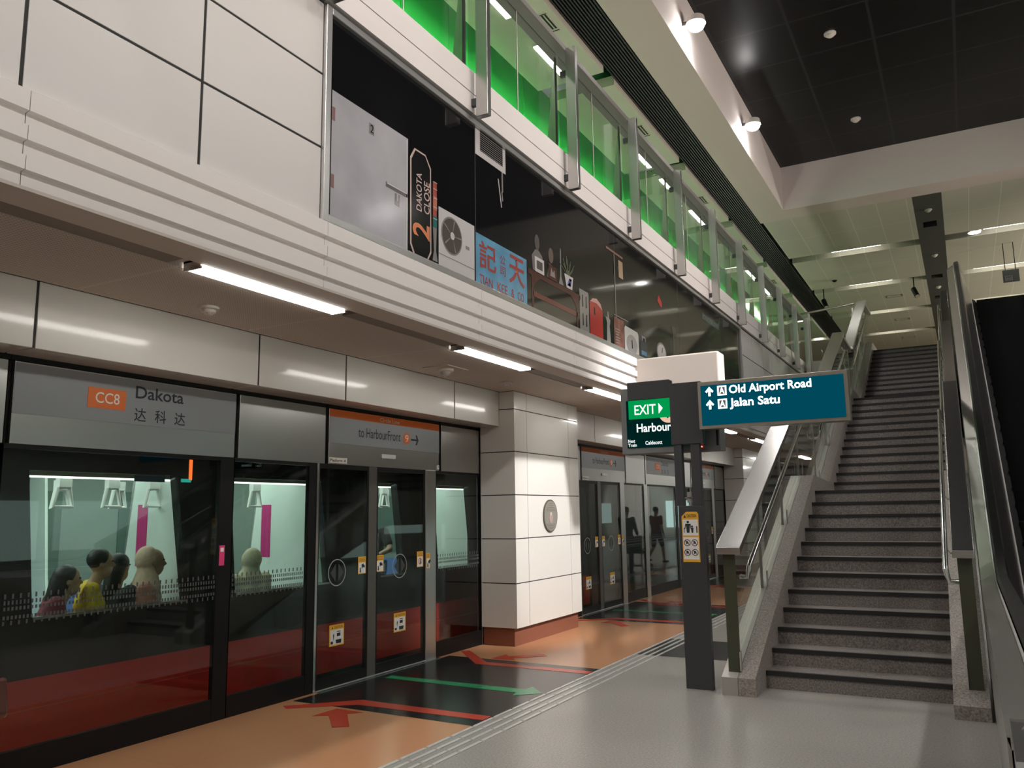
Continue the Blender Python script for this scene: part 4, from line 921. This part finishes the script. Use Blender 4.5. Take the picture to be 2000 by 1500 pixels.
for x in (-2.301, -2.231):
    for z in (1.295, 1.207):
        rg = ring(MB(), x, z, .031, .006, F2); rg.plate([(x-.022, z+.018), (x-.018, z+.022), (x+.022, z-.018), (x+.018, z-.022)], F2, NX, NZ, .001); rg.build('ban_ring', mat('ban_dark', (.09, .02, .02), .5), cs)
        MB().plate([(x-.012, z-.018), (x+.004, z-.004), (x+.016, z-.016), (x+.008, z+.008), (x-.004, z+.018), (x-.01, z+.006)], F2, NX, NZ, .001).build('pictogram', INK, cs)
# train arrival display behind the post
dsp = thing('train_display', 'grey train arrival screen reading HarbourFront, behind the sign post and EXIT box', 'screen', (-2.46, 7.75, 2.1))
MB().box(-2.965, -1.985, 7.70, 7.90, 2.145, 2.80).build('case', mat('display_grey', (.17, .175, .18), .4), dsp, bevel=.006)
MB().box(-2.905, -2.118, 7.692, 7.702, 2.205, 2.675).build('screen', glow('screen_dark', (.0, .045, .04), .35), dsp)
TXW = glow('screen_white', (.95, 1, 1), 1.2); PD = (0, 7.690, 0)
text('lettering', 'HarbourFront', -2.80, -2.22, 2.355, 2.440, PD, NX, NZ, TXW, dsp, bold=.02)
text('lettering', 'Next', -2.895, -2.822, 2.258, 2.290, PD, NX, NZ, TXW, dsp, bold=.012); text('lettering', 'Train', -2.895, -2.806, 2.217, 2.249, PD, NX, NZ, TXW, dsp, bold=.012)
text('lettering', 'Caldecott', -2.716, -2.545, 2.230, 2.268, PD, NX, NZ, TXW, dsp, bold=.012); text('lettering', '2 mins', -2.235, -2.135, 2.232, 2.265, PD, NX, NZ, TXW, dsp, bold=.012)
MB().lathe((-2.47, 7.690, 2.53), [(.098, 0), (.098, -.002)], 32, 'y').build('line_disc', glow('disc_peach', (1, .62, .45), .85), dsp)
text('lettering', '9', -2.505, -2.435, 2.475, 2.585, (0, 7.687, 0), NX, NZ, glow('disc_ink', (.03, .05, .05), .3), dsp, bold=.01)
MB().ball((-2.16, 7.694, 2.185), .006).build('status_light', glow('led_red', (1, .12, .06), 6), dsp)
MB().box(-2.02, -2.0, 7.694, 7.70, 2.19, 2.55).build('vent_slot', BLACK, dsp)
MB().box(-2.36, -2.16, 7.642, 7.70, 2.3, 2.6).build('mount', DKGREY, dsp)

# ------------------------------------------------------------------ train behind the glass doors
XT = -6.0
train = thing('train', 'train with a red lower band and lit windows behind the platform doors', 'train', (-7.3, 3, -.05))
TBLK = mat('train_black', (.012, .013, .012), .25, coat=.3); TRED = mat('train_red', (.52, .030, .022), .25, coat=.4)
wins = [(-3.2, -1.9), (-1.2, .1), (1.2, 2.6), (3.60, 4.93), (5.50, 6.76), (7.66, 8.10), (8.86, 9.75), (10.7, 12.0), (12.45, 13.15)]
Y0, Y1 = -8, 13.75
MB().box(XT-.10, XT, Y0, Y1, -.02, .472).build('lower_band', TRED, train)
MB().box(XT-.10, XT, Y0, Y1, -.35, -.02).build('skirt', TBLK, train)
m = MB().box(XT-.10, XT-.004, Y0, Y1, .472, .895).box(XT-.10, XT-.004, Y0, Y1, 1.955, 2.62)
cur = Y0
for a, b in wins:
    m.prism('x', [(cur, .895), (a+.10, .895), (a, 1.955), (cur, 1.955)] if cur == Y0 else [(cur+.13, .895), (a+.10, .895), (a, 1.955), (cur-.03, 1.955)], XT-.10, XT-.004); cur = b
m.prism('x', [(cur+.13, .895), (Y1, .895), (Y1, 1.955), (cur-.03, 1.955)], XT-.10, XT-.004)
m.build('body_side', TBLK, train)
for a, b in wins:
    w = MB().prism('x', [(a+.10, .895), (b+.13, .895), (b-.03, 1.955), (a, 1.955)], XT-.03, XT-.02).build('window', glass('train_glass', (.90, .97, .93), 1.4) if a < -3 else bpy.data.materials['train_glass'], train)
    MB().box(XT-.005, XT+.006, a+.10, b+.13, .878, .897).build('window_sill', CHROME, w)
MB().box(XT+.0005, XT+.002, Y0, Y1, .255, .262).build('band_line', mat('band_pale', (.42, .06, .05), .4), train)
MB().prism('y', [(-6.1, 2.62), (-6.0, 2.62), (-6.3, 3.0), (-8.4, 3.0), (-8.8, 2.62), (-8.7, 2.62), (-8.4, 2.9), (-6.3, 2.9)], Y0, Y1).build('roof', TBLK, train)
INT = mat('train_interior', (.20, .25, .225), .5); 
MB().box(-8.75, -8.70, Y0, Y1, 0, 2.6).build('far_side', INT, train)
MB().box(-8.75, -6.0, Y1, Y1+.1, -.3, 2.9).build('front_end', TBLK, train)
MB().box(-8.7, -6.1, Y0, Y1, -.05, 0).build('floor_pan', mat('train_floor', (.16, .17, .17), .4), train)
MB().box(-8.7, -6.1, Y0, Y1, 2.30, 2.36).build('ceiling_panel', INT, train)
FWG = mat('far_window', (.10, .15, .13), .08)
for k in range(9): MB().box(-8.70, -8.69, -7.5+2.3*k, -5.9+2.3*k, .95, 1.9).build('far_window', FWG, train)
TL = glow('train_light', (.93, 1, .95), 4.0)
MB().box(-6.56, -6.44, Y0, Y1, 2.04, 2.07).build('light_strip', TL, train); MB().box(-8.36, -8.24, Y0, Y1, 2.20, 2.23).build('light_strip', TL, train)
MB().box(-6.66, -6.12, Y0, Y1, 2.07, 2.12).build('cove_panel', WHITE, train)
MB().box(-6.17, -6.115, Y0, Y1, 1.925, 2.07).build('cove_panel', WHITE, train)
MB().box(-6.165, -6.125, Y0, Y1, 1.912, 1.925).build('light_strip', TL, train)
SEAT = mat('seat_blue', (.10, .18, .42), .4)
for a, b in ((-3.2, .3), (1.0, 2.7), (3.5, 5.15), (5.5, 6.7), (10.6, 12.2)):
    st = MB().box(-6.58, -6.12, a, b, .38, .45).build('seat', SEAT, train); MB().box(-6.16, -6.11, a, b, .45, .86).build('seat_back', SEAT, st)
    st = MB().box(-8.68, -8.25, a, b, .38, .45).build('seat', SEAT, train); MB().box(-8.69, -8.63, a, b, .45, .86).build('seat_back', SEAT, st)
PART = mat('draught_screen', (.74, .80, .77), .35)
for y in (.35, 2.78, 5.22, 6.80, 9.85, 12.25):
    ds = MB().prism('y', [(-6.12, .45), (-7.14, .45), (-7.08, 1.2), (-6.96, 2.05), (-6.12, 2.05)], y, y+.03).build('draught_screen', PART, train)
    MB().prism('y', [(-8.68, .45), (-8.2, .45), (-8.3, 1.0), (-8.45, 2.25), (-8.68, 2.25)], y, y+.03).build('draught_screen', PART, train)
    MB().tube([(-7.16, y+.015, 0), (-7.10, y+.015, 1.2), (-6.96, y+.015, 2.3)], .016, 8).build('grab_pole', CHROME, ds)
    if y in (5.22, 6.80): MB().box(-6.92, -6.78, y-.004, y, 1.15, 1.72).build('pink_notice', mat('train_pink', (.55, .03, .20), .5) if y < 6 else bpy.data.materials['train_pink'], ds)
MB().box(-6.105, -6.10, 4.55, 4.85, 1.90, 1.95).build('blue_notice', SEAT, train)
for k, (x, y) in enumerate([(-6.62, 2.2), (-6.62, 3.82), (-6.62, 4.27), (-6.62, 4.72), (-6.62, 5.14), (-7.2, 3.9), (-7.2, 4.62), (-7.2, 5.2), (-6.62, 5.95), (-7.2, 6.35), (-6.62, 6.4), (-6.70, 8.72), (-7.2, 9.4)]):
    sp = MB().box(x-.03, x+.03, y-.055, y+.055, 1.86, 1.945).build('strap_sleeve', STW, train)
    r_ = MB().tube([(x, y-.05, 1.86), (x, y-.085, 1.70), (x, y+.085, 1.70), (x, y+.05, 1.86), (x, y-.05, 1.86)], .019, 8).build('strap_handle', STW, sp, smooth=True)
    MB().box(x-.004, x+.004, y-.02, y+.02, 1.94, 2.06).build('strap_band', DKGREY, sp)
for x in (-6.62, -7.2): MB().tube([(x, Y0+.2, 2.06), (x, Y1-.2, 2.06)], .016, 8).build('strap_rail', CHROME, train)
MB().box(-6.14, -6.105, 7.66, 8.02, .90, 1.06).build('blue_notice', SEAT, train); MB().box(-6.102, -6.10, 7.80, 7.98, .93, 1.02).build('white_notice', STW, train)
MB().box(XT-.003, XT+.004, 5.02, 5.05, 1.92, 2.10).build('door_light', glow('orange_led', (1, .16, .03), 2.0), train)
MB().box(XT-.003, XT+.004, 4.94, 5.04, 1.90, 1.93).build('door_light', glow('green_led', (.05, .8, .6), .6), train)
for y in (-3, 0, 3, 6, 9, 12):
    MB().box(-7.8, -6.8, y-1.3, y+1.3, 2.27, 2.30).build('ceiling_light', glow('train_panel', (.9, 1, .94), 1.6) if y == -3 else bpy.data.materials['train_panel'], train)
    lamp('AREA', 'train_lamp', (-7.3, y, 2.26), 34, (.90, 1, .94), (-7.3, y, 0), 1.0, 2.6)
# ------------------------------------------------------------------ people
SKIN = mat('skin_tan', (.42, .25, .17), .5); SKIN2 = mat('skin_light', (.55, .36, .26), .5); HAIR = mat('hair_black', (.012, .010, .009), .5)
def voxel(mb, name, m, parent, size=.011, smooth_it=3):
    me = bpy.data.meshes.new('t'); bmesh.ops.recalc_face_normals(mb.bm, faces=mb.bm.faces); mb.bm.to_mesh(me); mb.bm.free()
    ob = bpy.data.objects.new('t', me); COL.objects.link(ob)
    r = ob.modifiers.new('r', 'REMESH'); r.mode = 'VOXEL'; r.voxel_size = size
    s = ob.modifiers.new('s', 'SMOOTH'); s.iterations = smooth_it; s.factor = .5
    dg = bpy.context.evaluated_depsgraph_get(); dg.update()
    out = bpy.data.meshes.new_from_object(ob.evaluated_get(dg)); bpy.data.objects.remove(ob)
    out.name = name
    return link(name, out, m, parent, smooth='all')
BASE = dict(pelvis=(0, 0, .93), chest=(0, 0, 1.24), neck=(0, -.01, 1.42), head=(0, .02, 1.57), shl=(-.18, 0, 1.37), shr=(.18, 0, 1.37), ell=(-.22, -.02, 1.10), elr=(.22, -.02, 1.10), wrl=(-.23, .06, .86), wrr=(.23, .06, .86),
            hil=(-.09, 0, .90), hir=(.09, 0, .90), knl=(-.10, .02, .48), knr=(.10, .02, .48), anl=(-.10, -.02, .07), anr=(.10, -.02, .07))
SIT = dict(pelvis=(0, 0, .53), chest=(0, .0, .84), neck=(0, .01, 1.02), head=(0, .05, 1.17), shl=(-.17, 0, .97), shr=(.17, 0, .97), ell=(-.21, .02, .72), elr=(.21, .02, .72), wrl=(-.12, .17, .62), wrr=(.12, .17, .62),
           hil=(-.09, .02, .51), hir=(.09, .02, .51), knl=(-.10, .20, .50), knr=(.10, .20, .50), anl=(-.10, .05, .08), anr=(.10, .05, .08))
def person(label, loc, heading, J, top, bottom, skin=SKIN, hair='short', haircol=None, sleeves='short', trousers=True, size=.011, name='person'):
    t = thing(name, label, 'person', loc)
    ca, sa = math.cos(heading), math.sin(heading)
    def w(p): return Vector((loc[0]+p[0]*ca-p[1]*sa, loc[1]+p[0]*sa+p[1]*ca, loc[2]+p[2]))
    j = {k: w(v) for k, v in J.items()}
    f = Vector((-sa, ca, 0)); r = Vector((ca, sa, 0)); h = j['head']
    b = MB(); c = b.capsule
    def head(mb):
        rot = Matrix.Rotation(heading, 4, 'Z')
        for ctr, rad in ((h+Vector((0, 0, .02)), (.073, .092, .098)), (h+f*.025-Vector((0, 0, .055)), (.055, .062, .065))):
            bmesh.ops.create_uvsphere(mb.bm, u_segments=18, v_segments=12, radius=1, matrix=Matrix.Translation(ctr) @ rot @ Matrix.Diagonal((*rad, 1)))
        mb.capsule(h+f*.088+Vector((0, 0, .015)), h+f*.104-Vector((0, 0, .018)), .009, .015, 8)
        for s in (-1, 1): mb.ball(h+r*s*.074-Vector((0, 0, .005)), .012, .02, .028, 8)
        mb.capsule(h+f*.082-r*.018-Vector((0, 0, .055)), h+f*.082+r*.018-Vector((0, 0, .055)), .010, .010, 8)
    head(b)
    c(j['neck']-Vector((0, 0, .04)), h-Vector((0, 0, .05)), .052, .05); c(j['chest'], j['neck']-Vector((0, 0, .03)), .11, .055)
    c(j['chest']-r*.055, j['pelvis']-r*.05, .105, .10); c(j['chest']+r*.055, j['pelvis']+r*.05, .105, .10)
    for s, k in ((-1, 'l'), (1, 'r')):
        c(j['chest']+r*s*.06+Vector((0, 0, .05)), j['sh'+k], .085, .052); c(j['sh'+k], j['el'+k], .047, .037); c(j['el'+k], j['wr'+k], .037, .025)
        d = (j['wr'+k]-j['el'+k]).normalized(); pa = j['wr'+k]+d*.05; side = d.cross(Vector((0, 0, 1))); side = side.normalized() if side.length > .2 else r
        c(j['wr'+k], pa+d*.02, .024, .028, 8)
        for q in range(4): c(pa+side*(.012*(q-1.5)*1.3), pa+side*(.014*(q-1.5)*1.3)+d*(.085-.008*abs(q-1.3))+f*.012, .0095, .008, 6)
        c(j['wr'+k]+d*.025+f*.015, j['wr'+k]+d*.07+f*.045, .011, .009, 6)
        c(j['pelvis']+r*s*.05, j['hi'+k], .10, .09); c(j['hi'+k], j['kn'+k], .083, .056); c(j['kn'+k], j['an'+k], .056, .037)
        c(j['an'+k]-f*.03-Vector((0, 0, .03)), j['an'+k]+f*.15-Vector((0, 0, .04)), .036, .028)
    body = voxel(b, 'body', skin, t, size)
    m = MB()
    for s in (-1, 1): m.ball(h+f*.086+r*s*.031+Vector((0, 0, .022)), .009, .009, .007, 8)
    m.build('eyes', BLACK, t)
    b = MB(); c = b.capsule                                        # top
    c(j['chest']+Vector((0, 0, .09)), j['chest'], .09, .118); c(j['chest']-r*.058, j['pelvis']-r*.052-Vector((0, 0, .04)), .118, .112); c(j['chest']+r*.058, j['pelvis']+r*.052-Vector((0, 0, .04)), .118, .112)
    for s, k in ((-1, 'l'), (1, 'r')):
        c(j['chest']+r*s*.06+Vector((0, 0, .05)), j['sh'+k], .096, .066)
        if sleeves == 'short': c(j['sh'+k], j['sh'+k].lerp(j['el'+k], .65), .064, .06)
        else: c(j['sh'+k], j['el'+k], .062, .052); c(j['el'+k], j['el'+k].lerp(j['wr'+k], .9), .052, .042)
    voxel(b, 'shirt', top, t, size*1.1)
    b = MB(); c = b.capsule
    c(j['pelvis']+Vector((0, 0, .03)), j['pelvis']-Vector((0, 0, .03)), .125, .125)
    for s, k in ((-1, 'l'), (1, 'r')):
        c(j['pelvis']+r*s*.05, j['hi'+k], .112, .106); c(j['hi'+k], j['kn'+k].lerp(j['hi'+k], 0 if trousers else .12), .100, .072)
        if trousers: c(j['kn'+k], j['an'+k]+Vector((0, 0, .03)), .070, .056)
    voxel(b, 'trousers' if trousers else 'shorts', bottom, t, size*1.1)
    b = MB()
    for k in ('l', 'r'): b.capsule(j['an'+k]-f*.035-Vector((0, 0, .03)), j['an'+k]+f*.16-Vector((0, 0, .038)), .042, .034)
    voxel(b, 'shoes', BLACK, t, size*1.1)
    hm = haircol or HAIR; b = MB()
    if hair == 'scarf':
        b.ball(h-f*.052+Vector((0, 0, .03)), .098, .098, .115, 20); b.capsule(h-f*.045-Vector((0, 0, .07)), j['neck']-Vector((0, 0, .05)), .085, .13); b.capsule(j['neck']-Vector((0, 0, .06)), j['chest']+f*.06+Vector((0, 0, .05)), .115, .09)
        voxel(b, 'headscarf', hm, t, size)
    else:
        b.ball(h-f*.018+Vector((0, 0, .042)), .088, .098, .09, 18)
        if hair == 'long': b.capsule(h-f*.045, j['neck']-f*.06-Vector((0, 0, .08)), .085, .06)
        voxel(b, 'hair', hm, t, size)
    return t
def P(base, **k): d = dict(base); d.update(k); return d
CL = lambda n, c: mat('cloth_'+n, c, .8, noise=(40, .12, (1, 1, 1)))
DARKC = CL('dark', (.02, .02, .022)); DENIM = CL('denim', (.04, .05, .08))
fwd = lambda dx, dy: math.atan2(-dx, dy)
person('passenger in a maroon top with long dark hair, leftmost in the lit train window', (-6.36, 4.08, -.02), fwd(.45, .9), P(SIT, head=(0, .09, 1.13), neck=(0, .04, 1.0)), CL('maroon', (.22, .03, .05)), DENIM, hair='long', sleeves='long')
person('passenger in a yellow shirt with dark hair, seated in the lit train window', (-6.38, 4.40, .06), fwd(.5, .87), P(SIT, head=(0, .07, 1.165), neck=(0, .02, 1.03)), CL('yellow', (.62, .40, .02)), DENIM)
person('passenger with black hair and black jacket between the yellow shirt and the beige scarf', (-6.52, 4.72, 0), fwd(-.2, .98), SIT, DARKC, DARKC, hair='long', sleeves='long')
person('passenger in a beige headscarf and salmon top, rightmost in the first lit train window', (-6.36, 4.90, .02), fwd(.55, .83), P(SIT, head=(0, .06, 1.19), knl=(-.11, .2, .5), knr=(.11, .2, .5), anl=(-.11, .12, .08), anr=(.11, .12, .08), wrl=(-.12, .2, .62), wrr=(.12, .2, .62)), CL('salmon', (.45, .17, .13)), DARKC, skin=SKIN, hair='scarf', haircol=CL('beige', (.66, .46, .36)), sleeves='long')
person('passenger in a pale cream headscarf seen from behind in the second train window', (-6.40, 6.16, 0), fwd(-.98, .2), P(SIT, head=(0, .03, 1.14)), CL('cream', (.50, .43, .32)), DARKC, skin=SKIN2, hair='scarf', haircol=CL('cream_scarf', (.52, .45, .33)), sleeves='long')
person('standing passenger in dark clothes reaching down, behind the nearest sliding door', (-6.75, 8.52, 0), fwd(.3, -.95), P(BASE, elr=(.30, .02, 1.12), wrr=(.24, .22, 1.0), ell=(-.30, .10, 1.16), wrl=(-.14, .30, 1.06)), DARKC, DARKC, skin=SKIN2)
# people under the concourse, mirrored in the far glass doors
person('person in a maroon shirt and dark shorts walking, mirrored in the far glass doors', (-2.36, 24.4, 0), fwd(-.35, .93), P(BASE, knl=(-.09, .16, .50), anl=(-.09, .22, .08), knr=(.09, -.05, .47), anr=(.09, -.34, .14), elr=(.22, .05, 1.1), wrr=(.21, .24, .95)), CL('maroon_tee', (.16, .02, .025)), DARKC, trousers=False)
person('person in dark clothes standing behind a wheelchair, mirrored in the far glass doors', (-2.95, 20.35, 0), fwd(0, 1), P(BASE, elr=(.20, .12, 1.12), wrr=(.18, .30, .98), ell=(-.20, .12, 1.12), wrl=(-.18, .30, .98)), DARKC, DARKC, sleeves='long')
wc = thing('wheelchair', 'green wheelchair with red footrests, mirrored in the far glass doors', 'wheelchair', (-2.95, 21.0, 0))
WG = mat('wheelchair_green', (.02, .10, .07), .7)
MB().box(-3.18, -2.72, 20.82, 21.25, .47, .53).build('seat', WG, wc); MB().box(-3.18, -2.72, 20.78, 20.83, .53, .92).build('backrest', WG, wc)
for x in (-3.22, -2.68):
    w_ = MB().tube([(x, 20.92+.30*math.cos(.2618*k), .31+.30*math.sin(.2618*k)) for k in range(25)], .014, 6, cap=False); 
    for k in range(6): w_.tube([(x, 20.92, .31), (x, 20.92+.29*math.cos(1.047*k), .31+.29*math.sin(1.047*k))], .004, 5)
    w_.build('wheel', BLACK, wc)
    MB().tube([(x, 21.40+.08*math.cos(.5236*k), .095+.08*math.sin(.5236*k)) for k in range(13)], .015, 6, cap=False).build('caster', BLACK, wc)
    MB().tube([(x*.0+(-3.16 if x < -3 else -2.74), 20.62, .95), ((-3.16 if x < -3 else -2.74), 20.80, .95), ((-3.16 if x < -3 else -2.74), 20.80, .35), ((-3.16 if x < -3 else -2.74), 21.3, .35), ((-3.16 if x < -3 else -2.74), 21.42, .12)], .013, 8).build('frame', STEEL, wc)
    MB().box((-3.16 if x < -3 else -2.86), (-3.04 if x < -3 else -2.74), 21.40, 21.62, .10, .13).build('footrest', RDI, wc)
# somebody at the left edge of the frame, only a hand and a brown bag show
person('person at the left edge of the photo, just a hand with a brown bag showing', (-3.95, 1.96, 0), fwd(-1, .1), P(BASE, elr=(.22, -.02, 1.14), wrr=(.24, .02, .99)), DARKC, DENIM)
bg = thing('handbag', 'glossy brown handbag at the very left edge, in front of the glass', 'bag', (-3.97, 2.25, .72))
BAG = mat('bag_brown', (.075, .022, .015), .2, coat=.5)
MB().prism('y', [(-4.10, .74), (-4.085, .72), (-3.865, .72), (-3.85, .74), (-3.88, .895), (-4.07, .895)], 2.205, 2.30).build('bag_body', BAG, bg, bevel=.015)
MB().tube([(-4.05, 2.25, .89), (-4.03, 2.25, .96), (-3.98, 2.25, .985), (-3.93, 2.25, .96), (-3.91, 2.25, .89)], .008, 8).build('bag_handle', BAG, bg)
MB().box(-3.99, -3.96, 2.30, 2.306, .84, .87).build('clasp', mat('clasp_gold', (.7, .45, .15), .25, 1), bg)
